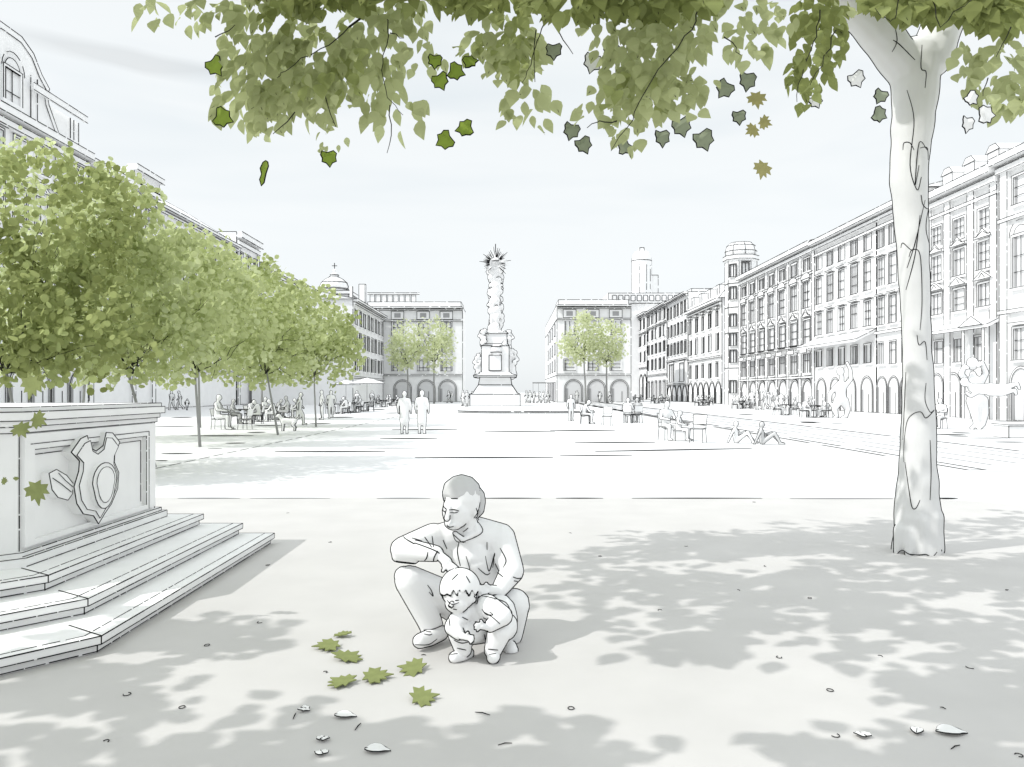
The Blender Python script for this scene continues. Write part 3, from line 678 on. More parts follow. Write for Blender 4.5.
# ---- stepped plinth with a coat of arms, left foreground --------------------------------------
pr = thing('fountain_plinth', (-4.6, 6.8, 0), 'white stepped stone plinth with a carved blank shield in the left foreground', 'plinth')
lw = .0040
def step_plan(xr, dn, df, c=.36, ext=-9.0):
    return [(xr, dn), (xr, df), (xr-.5, df), (ext, df), (ext, dn-2.2), (xr-1.9, dn-2.2), (xr-c, dn-c*1.19)]
for i, (xr, dn, df, z0, z1) in enumerate([(-2.5, 4.87, 8.42, 0.009, .115), (-2.82, 5.32, 8.38, .115, .225), (-3.2, 5.52, 8.3, .225, .335)]):
    m = MB(); pl = step_plan(xr, dn, df)
    ins = [(x - .035 if x > -8 else x, y - (.03 if y > 8 else -.02)) for x, y in pl]
    m.prism(ins, z0, z1-.05, 'stone'); m.prism(pl, z1-.05, z1, 'stone')
    for a, b in ((6, 0), (0, 1), (5, 6)):
        for z, q, dsh in ((z1, pl, .18), (z1-.05, pl, .25), (z0+.006, ins, .3)):
            m.line((*q[a], z), (*q[b], z), lw, dsh)
        q = pl; i1 = [(x - .10, y) for x, y in pl]
        m.line((*i1[a], z1+.001), (*i1[b], z1+.001), lw*.8, .5)
    m.line((*pl[1], z1), (*pl[2], z1), lw, .1); m.line((*pl[2], z1), (*pl[3], z1), lw, .2)
    for z_ in (z1,): m.line((*pl[1], z1), (*pl[1], z1-.05), lw); m.line((*ins[1], z1-.05), (*ins[1], z0), lw)
    m.line((*pl[0], z1), (*pl[0], z1-.05), lw); m.line((*ins[0], z1-.05), (*ins[0], z0), lw)
    # joint of two stones
    m.line((*pl[0], z1+.001), (pl[0][0]-.32, pl[0][1]+.22, z1+.001), lw*1.1)
    m.build('step', pr, world=True)
XP = -3.6
m = MB()
def plan(x, dn, df, ext=-9): return [(x, dn), (x, df), (ext, df), (ext, dn-1.6), (x-1.4, dn-1.6), (x-.5, dn-.5)]
m.prism(plan(XP, 5.82, 8.05), .335, 1.30, 'stone')
for z0, z1, o in ((.335, .40, .09), (.40, .435, .05)):
    q = plan(XP+o, 5.82-o*.4, 8.05+o); m.prism(q, z0, z1, 'stone')
    for z in (z0+.004, z1): m.line((*q[0], z), (*q[1], z), lw, .25)
    m.line((*q[1], z0), (*q[1], z1), lw); m.line((*q[1], z1), (*q[2], z1), lw, .2); m.line((*q[0], z1), (*q[5], z1), lw, .2)
m.line((XP+.003, 8.05, .43), (XP+.003, 8.05, 1.30), lw*1.1, .12); m.line((XP+.003, 5.84, .43), (XP+.003, 5.84, 1.30), lw, .2)
# sunk panel border: raised flat frame along the face
for y0, y1, z0, z1 in ((7.80, 8.0, .46, 1.29), (5.86, 5.98, .46, 1.29), (5.98, 7.80, 1.17, 1.29), (5.98, 7.80, .46, .50)):
    m.box(XP-.01, XP+.035, y0, y1, z0, z1, 'stone')
fr = [(5.98, .50), (7.80, .50), (7.80, 1.17), (5.98, 1.17)]
for o in (0, -.05, .055):
    q = [(a + (-o if i in (0, 3) else o), b + (-o*.8 if i in (0, 1) else o*.8)) for i, (a, b) in enumerate(fr)]
    for i in range(1, 3): m.line((XP+(.037 if o >= 0 else .004), *q[i]), (XP+(.037 if o >= 0 else .004), *q[(i+1) % 4]), lw*.9, .22)
m.build('plinth_body', pr, world=True)
m = MB()
for z0, z1, o in ((1.30, 1.345, .02), (1.345, 1.39, .04), (1.39, 1.455, .075), (1.455, 1.49, .05)):
    q = plan(XP+o, 5.82-o*.4, 8.05+o); m.prism(q, z0, z1, 'stone')
    for z in (z0, z1): m.line((*q[0], z), (*q[1], z), lw, .22); m.line((*q[0], z), (*q[5], z), lw, .3); m.line((*q[5], z), (*q[4], z), lw, .3)
    m.line((*q[1], z0), (*q[1], z1), lw); m.line((*q[1], z1), (*q[2], z1), lw, .2)
m.build('cap_moulding', pr, world=True)
# carved shield: outline in (y, z) on the face
def face(pts, x): return [(x, y, z) for y, z in pts]
sh = [(6.52,1.22),(6.62,1.24),(6.66,1.14),(6.76,1.10),(6.88,1.14),(6.93,1.25),(7.04,1.24),(7.17,1.15),(7.08,1.06),(7.07,.98),(7.15,.88),(7.13,.74),(7.02,.62),(6.90,.55),(6.80,.48),(6.72,.56),(6.56,.60),(6.46,.70),(6.42,.84),(6.49,.96),(6.50,1.04),(6.38,1.12)]
# points above are listed around the outline
m = MB(); m.solid(face(sh, XP+.085), face(sh, XP+.0), 'stone', .0045)
cy, cz = 6.78, .88
m.solid([(XP+.10, cy+(y-cy)*.86, cz+(z-cz)*.88) for y, z in sh], [(XP+.08, cy+(y-cy)*.9, cz+(z-cz)*.92) for y, z in sh], 'stone', .0036, .12)
m.build('shield', pr, world=True)
ov = [(6.80+.20*math.cos(t)*(1.0 if math.sin(t) > -.2 else .9), .84+.20*math.sin(t)*(.8 if math.sin(t) > 0 else 1.15)) for t in [2*PI*k/20 for k in range(20)]]
m = MB(); m.solid(face(ov, XP+.14), face(ov, XP+.09), 'stone', .0042)
m.solid([(XP+.15, 6.80+(y-6.80)*.75, .84+(z-.84)*.78) for y, z in ov], [(XP+.138, 6.80+(y-6.80)*.8, .84+(z-.84)*.82) for y, z in ov], 'stone', .0032, .1)
m.build('shield_boss', pr, world=True)
rb = [(6.10,.98),(6.20,1.0),(6.34,.94),(6.44,.86),(6.42,.78),(6.36,.74),(6.22,.78),(6.14,.85)]
m = MB(); m.solid(face(rb, XP+.07), face(rb, XP+.0), 'stone', .0036)
m.tube([(XP+.075,6.14,.94),(XP+.075,6.26,.88),(XP+.075,6.40,.80)], .003); m.tube([(XP+.075,6.22,.97),(XP+.075,6.32,.90),(XP+.075,6.42,.84)], .0026)
m.build('ribbon', pr, world=True)

# ---- column monument -------------------------------------------------------------------------
DM = 85.0; XM = -1.75
mo = thing('column_monument', (XM, DM, .14), 'white baroque cloud column with a golden sunburst top in the middle of the square', 'monument')
mo['label'] = 'white baroque cloud column with a spiky sunburst top in the middle of the square'
lw = lwd(85, .95)
sx = lambda s: s
m = MB()
def block_(mb, prof, sides=4, ph=PI/4, k=1.0, rings=()):
    mb.lathe(prof, sides=sides, ph=ph, smooth=False)
    for i in range(len(prof)-1):
        for j in range(sides):
            an = 2*PI*j/sides + ph; c_, s_ = math.cos(an), math.sin(an)
            mb.line((prof[i][0]*c_, prof[i][0]*s_, prof[i][1]), (prof[i+1][0]*c_, prof[i+1][0]*s_, prof[i+1][1]), lw*k, .12)
    for i in rings:
        for j in range(sides):
            a1, a2 = 2*PI*j/sides + ph, 2*PI*(j+1)/sides + ph; R, z = prof[i]
            mb.line((R*math.cos(a1), R*math.sin(a1), z), (R*math.cos(a2), R*math.sin(a2), z), lw*k, .12)
q = math.sqrt(2)
block_(m, [(2.6*q,0),(2.6*q,1.25),(2.3*q,1.35),(1.75*q,2.2),(1.6*q,3.0)], rings=(0,1,3)); m.build('base', mo)
m = MB(); block_(m, [(2.2*q,3.0),(2.25*q,3.2),(1.7*q,3.35),(1.6*q,3.5)], rings=(0,1)); block_(m, [(1.45*q,3.5),(1.45*q,6.3),(1.3*q,6.5),(1.2*q,7.7)], rings=(1,2,3)); block_(m, [(1.35*q,7.6),(1.0*q,7.9)], rings=(0,))
m.box(-.65, .65, -1.62, -1.4, 3.7, 5.3, 'white', lw, edges=(0,4,8,9)); m.build('pedestal', mo)
m = MB(); m.lathe([(.35,0),(.55,.3),(.5,.9),(.25,1.1)], c=(.1,-1.5,5.3), sides=12, ink=lw, rings=(1,2)); m.build('cartouche', mo)
def statue(mb, c, h, lean=0.0, arm=0):
    c = Vector(c); P_ = lambda x, y, z: c + Vector((x + lean*z/h, y, z))
    limb(mb, [P_(0,0,0), P_(0,0,h*.3), P_(0,0,h*.52), P_(0,0,h*.74)], [h*.2, h*.19, h*.15, h*.17]); ball(mb, P_(0,-.02,h*.92), h*.1)
    s_ = 1 if arm >= 0 else -1
    limb(mb, [P_(.16*h*s_,0,h*.74), P_(.30*h*s_,-.05*h,h*.62), P_(.24*h*s_,-.1*h,h*.85 if arm else h*.45)], [h*.07, h*.06, h*.05])
    limb(mb, [P_(-.16*h*s_,0,h*.74), P_(-.28*h*s_,-.05*h,h*.58), P_(-.12*h*s_,-.2*h,h*.5)], [h*.07, h*.06, h*.05])
def world_skin(name, parent, solids, voxel, lw_, **k):
    s_ = Skin(solids, voxel, lw=lw_, **k); return s_.mb.build(name, parent, world=True)
r0_ = random.Random(17)
for (x, y, z, h, ln, ar) in [(-1.85,-.9,3.3,2.2,.1,1),(1.8,-.6,3.3,2.7,-.1,-1),(-1.35,-1.1,6.4,1.6,-.1,1),(1.35,-.9,6.0,2.0,.12,-1)]:
    b = MB(); statue(b, (XM+x*.92, DM+y, .14+z), h, ln, ar)
    for k in range(26): ball(b, (XM+x*.92 + r0_.uniform(-.3,.3)*h/2, DM+y - r0_.uniform(0,.5), .14+z + r0_.uniform(0, .95)*h), r0_.uniform(.12,.26))
    world_skin('statue', mo, b, .06, lw*.85, smooth=1, noise_amp=.05, noise_scale=3)
b = MB(); r2 = random.Random(3)          # twisted cloud shaft with putti
limb(b, [Vector((XM, DM, .14+z)) for z in (7.6, 10, 13.6)], [.62, .5, .5])
for k in range(34):
    z = 7.7 + k*.18; an = k*1.25; R = .45 + .12*r2.random()
    ball(b, (XM + R*math.cos(an), DM + R*math.sin(an), .14+z), r2.uniform(.24, .42), 1, 1, r2.uniform(.8, 1.3))
for z, an in ((9.0, -1.2), (10.6, -2.2), (12.0, -.8)):
    statue(b, (XM+.5*math.cos(an), DM+.5*math.sin(an), .14+z), 1.1, .1, 1)
for k in range(150):
    an = r2.uniform(-3.1, 0.2); z = r2.uniform(7.8, 13.6); ball(b, (XM + (.56+.16*math.sin(z*4.2+1))*math.cos(an) + .10*math.sin(z*2.1), DM + .62*math.sin(an), .14+z), r2.uniform(.09, .22), 1, 1, r2.uniform(.6, 1.8))
sk = Skin(b, .055, lw=lw*.85, smooth=1, noise_amp=.05, noise_scale=3.2); 
sk.mb.build('cloud_shaft', mo, world=True)
b = MB()
for k in range(16):
    an = k*2.4; z = 13.3 + (k % 6)*.3; R = .35 + .35*((k % 6)/5)
    ball(b, (XM+R*math.cos(an), DM+.6*R*math.sin(an), .14+z), r2.uniform(.3, .48))
statue(b, (XM-.45, DM-.5, .14+14.2), 1.3, -.1, 1); statue(b, (XM+.5, DM-.5, .14+14.2), 1.3, .1, -1)
for k in range(70):
    an = r2.uniform(-3.1, 0.0); z = r2.uniform(13.2, 15.4); R = .55 + .3*(z-13.2)/2.6; ball(b, (XM + R*math.cos(an), DM + .6*R*math.sin(an), .14+z), r2.uniform(.1, .22))
sk = Skin(b, .055, lw=lw*.85, smooth=1, noise_amp=.05, noise_scale=3.2); sk.mb.build('cloud_capital', mo, world=True)
m = MB()
for k in range(72):
    an = math.radians(-50 + 280*k/71); R0, R1 = .6, r2.uniform(.95, 1.7)
    c_, s_ = math.cos(an), math.sin(an); y = r2.uniform(-1.35, -.9)
    m.tube([(R0*c_, y, 15.0+R0*s_), (R1*c_, y, 15.0+R1*s_)], [lw*1.5, lw*.5], mat='ink' if k % 2 else 'white')
m.lathe([(.02,-.5),(.5,-.3),(.6,0),(.5,.3),(.02,.5)], c=(0,-.1,15.3), sides=12, ink=lw, rings=(2,)); m.tube([(0,0,16.3),(0,0,17.2)], lw*1.2)
m.build('sunburst', mo)
# ---- foliage ---------------------------------------------------------------------------------
tr = random.Random(21)
OVATE = [(0,0,0),(.20,.16,.02),(.31,.38,.03),(.27,.62,.02),(.13,.85,.0),(0,1.05,-.03),(-.14,.84,.0),(-.28,.60,.02),(-.30,.36,.03),(-.19,.15,.02)]
BLOB = [(0,0,0),(.30,.12,.0),(.42,.42,.02),(.34,.78,.0),(.05,.98,0),(-.30,.82,.0),(-.44,.45,.02),(-.28,.10,0)]
MAPLE = [(x, y, 0) for x, y in [(0,.03),(.30,-.08),(.27,.12),(.62,.18),(.50,.34),(.60,.54),(.32,.52),(.34,.76),(.15,.68),(.0,1.02),(-.14,.70),(-.36,.80),(-.30,.52),(-.62,.58),(-.50,.36),(-.64,.16),(-.26,.12),(-.30,-.06)]]
def leaf(mb, p, along, nrm, s, mat, shape=OVATE, wk=1.0, curl=0.0):
    y = along.normalized(); z = (nrm - y * nrm.dot(y))
    if z.length < 1e-4: z = y.orthogonal()
    z.normalize(); x = y.cross(z)
    mb.add([p + x*(a*s*wk) + y*(b*s) + z*(c*s*3 + curl*s*abs(a)) for a, b, c in shape], [tuple(range(len(shape)))], mat)
    return x, y, z
def rv(r=tr):
    while True:
        v = Vector((r.uniform(-1,1), r.uniform(-1,1), r.uniform(-1,1)))
        if .01 < v.length < 1: return v
def wig(pts, amp, n=5, r=tr):
    out = []
    for i in range(len(pts)-1):
        a, b = Vector(pts[i]), Vector(pts[i+1])
        for k in range(n): out.append(a.lerp(b, k/n) + (rv(r)*amp if (k or i) else Vector()))
    out.append(Vector(pts[-1])); return out
def square_tree(px, d, label, blobs, mats, lsize, nclump, group, trunk_w=.07, base=None, X=None, kind='tree', per=11, lean=0.0, twk=1.0):
    "blobs: ellipsoids (px, py, rx_px, ry_px, depth offset) converted to metres at this distance"
    base = Vector((X if X is not None else (px-CX)/F*d, d, 0))
    k = d / F; lsize *= .8; trunk_w *= .62
    els = []
    for bx, by, rx, ry, dd in blobs:
        c = at(bx, by, d) + Vector((0, dd, 0)); els.append((c, rx*k, max(rx, ry)*k*.9, ry*k))
    root = thing(kind, base, label, 'tree', group=group)
    zlow = min(c.z - rz*.75 for c, rx, ry, rz in els); ztop = max(c.z for c, rx, ry, rz in els)
    tp = Vector((els[0][0].x*.5 + base.x*.5, d, zlow))
    m = MB(); lw = lwd(d, 1.0)
    stem = wig([base + Vector((0,0,.002)), base.lerp(Vector((tp.x, d, zlow)), .55), tp + Vector((0,0,.15))], trunk_w*.25, 3)
    m.tube(stem, [trunk_w*(1.15 - .5*i/len(stem)) for i in range(len(stem))], sides=8, mat='trunk', smooth=True)
    m.build('trunk', root, world=True)
    for c, rx, ry, rz in els:
        for _ in range(3):
            v = rv(); e = c + Vector((v.x*rx*.75, v.y*ry*.75, abs(v.z)*rz*.6 - rz*.2))
            q = wig([tp, tp.lerp(e, .5) + rv()*.12*rx, e], .05*rx, 4)
            b = MB(); n = len(q); b.tube(q, [max(lw*.5, trunk_w*.5*(1-i/n)) for i in range(n)], sides=5, mat='twig'); 
            for _2 in range(3):
                i0 = tr.randrange(n//3, n-1); e2 = q[i0] + rv()*rx*.4; q2 = wig([q[i0], e2], .03*rx, 4); b.tube(q2, lw*.55, mat='twig')
            b.build('limb', root, world=True)
    cm = MB(); tot = sum(e[1]*e[3] for e in els); bot = min(e[0].z-e[3] for e in els)
    for c, rx, ry, rz in els:
        for _ in range(int(nclump * 1.05 * rx*rz/tot)):
            v = rv(); v = v.normalized() * (v.length ** .45)
            cc = c + Vector((v.x*rx, v.y*ry, v.z*rz))
            if noise.noise(cc*(1.1/ max(.6, rx*.4)) + Vector((px, 3, 1))) < -.14: continue
            mat0 = mats[0] if tr.random() < .55 else tr.choice(mats)
            cr = lsize*2.3
            for _ in range(per):
                p_ = cc + rv()*cr
                nn = (rv().normalized() + Vector((-.35, -1.0, .35))).normalized()
                leaf(cm, p_, rv(), nn, lsize*tr.uniform(.75, 1.3), mat0, BLOB)
    cm.build('crown', root, world=True)
    return root
LG = None
LIME = ['lime', 'lime', 'lime_pale', 'lime_dark']
square_tree(30, 14.1, 'nearest tree of the left row, dark green low boughs over the stone plinth', [(-20,300,95,80,0),(55,320,85,62,.3),(30,215,80,78,.8),(95,345,60,38,-.3)], ['leaf_deep','lime_dark','leaf_dark','leaf_deep','lime_dark'], .17, 620, None, .05)
square_tree(155, 17.0, 'tree with a tall leaning crown behind the right corner of the plinth', [(100,225,58,58,.3),(95,300,88,75,0),(165,290,62,62,.5),(150,345,62,42,-.3)], ['lime','lime_dark','lime','lime_pale'], .17, 620, None, .055)
square_tree(200, 23.3, 'tree with a bright crown on a thin stem behind the nearest cafe chairs', [(190,285,62,55,0),(215,325,55,52,.3),(170,345,50,38,0)], LIME, .2, 460, None, .06)
square_tree(278, 29.8, 'tree standing above the busy middle of the cafe terrace', [(255,312,58,52,0),(275,345,48,38,0),(235,340,50,45,.5)], ['lime','lime_pale','lime','lime_dark'], .22, 420, None, .06)
square_tree(316, 36.6, 'last tree of the left row, its crown reaching in front of the domed tower', [(312,330,44,40,0),(325,350,36,34,0),(290,352,42,30,.3)], ['lime','lime_dark','lime','lime_pale'], .24, 380, None, .06)
square_tree(79, 26, 'pale green tree of the back row in front of the pavilion house', [(95,255,72,78,0),(20,220,75,80,0),(60,320,80,60,0)], ['lime_pale','lime','lime','lime_pale'], .22, 560, None, .07)
square_tree(200, 36, 'pale green tree of the back row in front of the hipped house', [(195,290,58,52,0),(150,290,50,55,0),(240,310,50,45,0)], ['lime_pale','lime','lime','lime_pale'], .25, 460, None, .08)
square_tree(262, 46, 'pale green small tree of the back row in front of the long house', [(262,318,50,40,0),(300,335,45,36,0),(225,330,40,40,0)], ['lime_pale','lime','lime','lime_pale'], .28, 400, None, .08)
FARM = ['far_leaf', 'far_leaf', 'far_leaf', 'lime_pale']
square_tree(408, 108, 'small pale round tree left of its twin before the left arcaded block', [(407,345,19,23,0),(404,352,17,17,0)], FARM, .42, 210, None, .20, per=8)
square_tree(434, 109, 'small pale round tree right of its twin before the left arcaded block', [(434,338,20,20,0),(438,352,18,17,0)], FARM, .42, 210, None, .20, per=8)
square_tree(586, 106, 'small pale round tree left of its twin before the right arcaded block', [(582,334,18,20,0),(577,348,17,16,0)], FARM, .42, 210, None, .20, per=8)
square_tree(607, 108, 'small pale round tree right of its twin before the right arcaded block', [(606,340,20,20,0),(605,352,18,14,0)], FARM, .42, 210, None, .20, per=8)

# ---- the big plane tree: trunk on the right, boughs hanging into the top of the view -----------
TB = gnd(918, 552); dT = TB.y
pt = thing('plane_tree', TB, 'big plane tree with a pale peeling trunk and leafy boughs hanging over the foreground', 'tree')
b = MB(); rl = random.Random(5)
prof = [(917,556,23),(917.5,520,21),(918,470,17.5),(918.5,420,15),(917.5,350,13),(915,290,13.5),(911,215,15.5),(908.5,180,17),(911,140,18.5),(914,105,20.5),(915,80,23),(916,60,24)]
limb(b, [at(x, y, dT) for x, y, r in prof], [r*dT/F for x, y, r in prof], 14)
L1 = [(908,70,20),(885,40,19),(858,12,17),(830,-25,14),(790,-75,11),(745,-130,9)]
L2 = [(928,60,21),(945,20,19),(958,-20,17),(975,-80,14),(1000,-140,10)]
limb(b, [at(x, y, dT - i*.16) for i, (x, y, r) in enumerate(L1)], [r*dT/F for x, y, r in L1], 12)
limb(b, [at(x, y, dT + i*.1) for i, (x, y, r) in enumerate(L2)], [r*dT/F for x, y, r in L2], 12)
for an, rr in ((-2.6, .12), (-1.9, .10), (-1.1, .11), (-.4, .10), (.6, .1), (2.0, .1)):
    limb(b, [TB + Vector((.13*math.cos(an), .13*math.sin(an), .35)), TB + Vector((.19*math.cos(an), .19*math.sin(an), .02))], [.10, .05])
for x_, y_, o_ in ((896,556,-.10),(908,558,-.2),(931,560,-.16),(938,556,0)):
    limb(b, [at(x_+(916-x_)*.3, y_-26, dT+o_*.6), at(x_, y_-1, dT+o_)], [.075, .03])
sk = Skin(b, .02, mat='bark', lw=.0062, smooth=5, noise_amp=.014, noise_scale=5.0)
for s_ in [[(907,90),(914,120),(910,165),(917,190),(921,178),(921,178)],[(922,45),(921,68),(926,72),(925,88)],[(919,165),(915,185),(919,143),(927,150)],[(903,150),(904,143),(910,143),(914,150)],[(920,148),(927,148),(928,160)],
           [(921,195),(923,205),(929,208),(931,190)],[(907,268),(913,250),(917,235),(925,200)],[(906,290),(915,255),(920,215)],[(901,248),(903,243),(912,250),(916,240)],[(909,257),(912,250),(920,255),(922,300),(920,330)],
           [(917,335),(919,345),(925,342),(927,360)],[(926,383),(925,400),(930,412),(934,410),(926,418),(921,412),(913,414),(907,422),(904,445),(904,462)],[(905,462),(909,490),(912,507),(916,508),(920,500)],[(928,210),(926,230),(932,260),(931,300)],
           [(906,372),(905,395),(903,440)],[(915,60),(900,45),(893,40)],[(893,20),(897,40),(892,52)],[(930,440),(931,470),(930,500)]]:
    sk.stroke(s_, .75)
sk.stroke([(893.5,552),(896,554.5),(902,550),(909,554),(918,555),(926,554.5),(932,557),(937,552)], .9)
sk.mb.build('trunk', pt, world=True)
# boughs: clumps of leaves on drooping twigs; (px, py, spread x, spread y, count, tone, distance)
cm = {'leaf_mid': MB(), 'x': MB()}
crown = MB(); twigs = MB()
def bough(cx, cy, rx, ry, n, mats, d, size=.20, org=None, flow=None, face=.75):
    "leaves radiate from an origin along the bough"
    ox, oy = org if org else (cx, cy - ry*1.2)
    if mats is DK: n = int(n*.95)
    else: n = int(n*.68)
    size *= (d/D0 if d < D0 else 1) * .87
    for _ in range(n):
        v = rv(rl); v = v.normalized() * v.length**.55
        px, py = cx + v.x*rx, cy + v.z*ry
        dd = d + rl.uniform(-.45, .45)
        p_ = at(px, py, dd); o_ = at(ox, oy, d)
        al = (p_ - o_).normalized()*.9 + rv(rl)*.55 + Vector((0, 0, -.25))
        nn = Vector((-.2, -face*1.15, .25)) + rv(rl)*.5
        s = size*rl.uniform(.7, 1.2); mt = rl.choice(mats)
        x, y, z = leaf(crown, p_ - al.normalized()*s*.5, al, nn, s, mt, OVATE, rl.uniform(.85, 1.25))
        if rl.random() < .16:
            crown.tube([p_ - y*s*.25 + z*.004, p_ + y*s*.35 + z*.004], .0022, mat='twig')
def twig(pts, d, w=.006):
    q = wig([at(x, y, d) for x, y in pts], .02, 3, rl); n = len(q)
    t_ = MB(); t_.tube(q, [w*(1 - .6*i/n) for i in range(n)], sides=5, mat='twig'); t_.build('twig', pt, world=True)
MID, DK, MX = ['leaf_mid']*4 + ['leaf_pale'], ['leaf_dark']*3 + ['leaf_deep'], ['leaf_mid', 'leaf_deep', 'leaf_mid']
D0 = 7.0
for a_ in [  # sparse band at upper left
    (150,12,26,16,16,MID,D0,.19),(190,22,22,16,15,MID,D0,.18),(205,8,22,10,12,MID,D0,.18),(225,15,20,14,14,MID,D0,.18),
    # big left bough
    (270,30,55,36,120,MID,D0,.19),(265,75,50,36,110,MID,D0,.19),(300,70,60,45,150,MID,D0,.19),(250,110,38,26,62,MID,D0,.20),(300,105,45,26,80,MID,D0,.19),(330,65,42,40,110,MX,D0-.2,.18),(375,45,40,45,110,MID,D0,.18),(375,85,28,28,55,MID,D0,.16),(345,95,22,14,22,MID,D0,.15),
    (330,138,20,14,16,MID,D0,.11),(398,118,36,28,26,MID,D0,.20),(405,20,30,24,45,MID,D0,.16),(425,60,22,22,22,MID,D0,.15),
    (262,128,26,14,14,MID,D0,.21),(225,92,14,40,18,MID,D0,.17),
    # dark band along the top
    (330,4,40,12,60,DK,D0-.4,.21),(290,-2,30,14,30,DK,D0-.4,.2),(420,2,60,10,50,DK,D0-.4,.19),(490,4,50,16,70,DK,D0-.4,.2),(580,5,60,17,110,DK,5.6,.21),(660,5,60,17,110,DK,5.6,.21),(270,22,24,12,12,DK,D0-.4,.16),
    (250,8,30,14,24,MX,D0-.2,.18),
    # second bough
    (500,40,36,34,85,MX,D0,.18),(520,55,32,30,70,MX,D0,.17),(510,72,30,14,26,MX,D0,.16),(478,50,22,16,14,MX,D0,.15),
    (530,104,32,16,24,MID,D0,.19),(525,124,34,12,10,MID,D0,.17),
    # third bough
    (665,45,45,34,120,MID,5.8,.18),(640,70,45,40,140,MID,5.8,.18),(630,100,44,28,80,MX,5.8,.18),(660,95,38,26,60,MID,5.8,.16),(605,118,34,14,22,MID,5.8,.17),(628,138,22,16,18,MID,5.8,.16),(600,40,26,18,22,MID,5.8,.17),(690,30,28,22,40,MID,5.8,.17),
    (698,88,28,20,22,MID,5.8,.16),(690,110,20,14,10,MID,5.8,.17),
    (740,14,32,20,34,MID,5.8,.16),(755,45,32,26,36,MID,5.8,.17),(728,48,14,18,8,MID,5.8,.16),(778,22,22,22,26,MID,5.8,.15),
    # dark bough by the trunk
    (815,12,28,18,40,DK,6.3,.17),(818,45,30,26,52,DK,6.3,.17),(812,75,28,20,34,DK,6.3,.16),(800,95,22,16,16,DK,6.3,.15),(835,25,16,20,14,DK,6.3,.16),(845,8,30,8,14,MX,6.3,.15),
    # dark top right and the right hand bough
    (900,4,40,14,60,DK,dT-1.0,.24),(960,6,50,17,110,DK,dT-1.0,.24),(1005,14,34,22,60,DK,dT-1.0,.23),(925,14,30,10,20,DK,dT-1.0,.22),(985,26,22,10,14,DK,dT-1.0,.2),
    (1000,70,36,28,75,MID,dT-.9,.19),(1012,95,26,22,45,MID,dT-.9,.19),(965,62,16,22,16,MID,dT-.9,.17),(1010,110,24,14,14,MID,dT-.9,.18),(975,85,14,20,12,MID,dT-.9,.16)]:
    bough(*a_)
for x_ in range(260, 1080, 62):           # the crown goes on above the view
    dd_ = 6.6 if x_ < 520 else (5.5 if x_ < 760 else (6.2 if x_ < 860 else dT-1.0))
    bough(x_, -38 + 8*math.sin(x_), 46, 24, 42, DK if (x_//62) % 2 else MX, dd_, .22); bough(x_+25, -80, 44, 34, 40, MX, dd_+.3, .22); bough(x_, -135, 46, 30, 30, MX, dd_+.6, .22)
for q in [[(349,27),(330,45),(300,58),(285,72),(277,78)],[(388,20),(386,45),(380,72),(388,100),(403,115)],[(390,105),(393,135),(387,153)],[(323,88),(336,127)],[(295,112),(273,134)],[(546,20),(537,40),(530,65),(522,83)],[(536,30),(535,82)],[(558,30),(573,54)],
          [(700,5),(692,30),(670,55),(640,100),(626,130),(611,151)],[(617,121),(600,122),(587,128)],[(820,10),(818,35),(806,60),(798,85),(797,102)],[(836,30),(826,55),(810,85)],[(724,37),(732,42),(741,55)],[(1011,27),(996,57)],[(988,78),(983,96)],
          [(898,-5),(897,15),(891,24),(875,8)],[(932,-2),(940,26),(960,8),(975,-3)],[(215,37),(235,25)],[(390,33),(404,38)],[(240,-10),(300,-40),(420,-90),(600,-130),(760,-120)],[(560,-8),(600,-60),(660,-110)],[(700,5),(705,-40),(735,-120)],[(820,10),(815,-30),(800,-68)],[(388,20),(400,-20),(450,-85)],[(349,27),(390,-10),(440,-85)],[(546,20),(560,-8)]]:
    mx_ = sum(x for x, y in q)/len(q)
    dd_ = D0-.5 if mx_ < 575 else (5.35 if mx_ < 785 else (5.9 if mx_ < 860 else dT-1.45))
    twig(q, D0-.15 if min(y for x, y in q) < -30 else dd_, .010 if min(y for x, y in q) < -30 else .0052)
# unseen crown leaves above the view, added to cast the ground shade
def inside(x, y, poly):
    c = False; j = len(poly)-1
    for i in range(len(poly)):
        xi, yi = poly[i]; xj, yj = poly[j]
        if (yi > y) != (yj > y) and x < (xj-xi)*(y-yi)/(yj-yi) + xi: c = not c
        j = i
    return c
SHADE = [  # wanted ground shade, outlined in view coordinates; the added clumps cast it
    ([(525,560),(620,548),(700,538),(760,542),(850,522),(925,512),(1060,508),(1180,600),(1120,760),(1030,735),(900,690),(880,668),(800,655),(700,670),(620,672),(590,650),(640,625),(560,600)], .72),
    ([(-60,700),(60,668),(130,628),(190,618),(290,632),(300,652),(190,660),(165,690),(250,703),(290,735),(400,737),(520,728),(640,734),(600,790),(-60,790)], .62),
    ([(740,738),(820,716),(900,704),(1060,695),(1100,800),(760,800)], .58),
    ([(480,595),(620,570),(620,600),(500,615)], .18)]
def shade_at(px, py):
    for poly, w_ in SHADE:
        if inside(px, py, poly): return w_
    return 0
kk = 1/math.tan(EL); ncl = 0
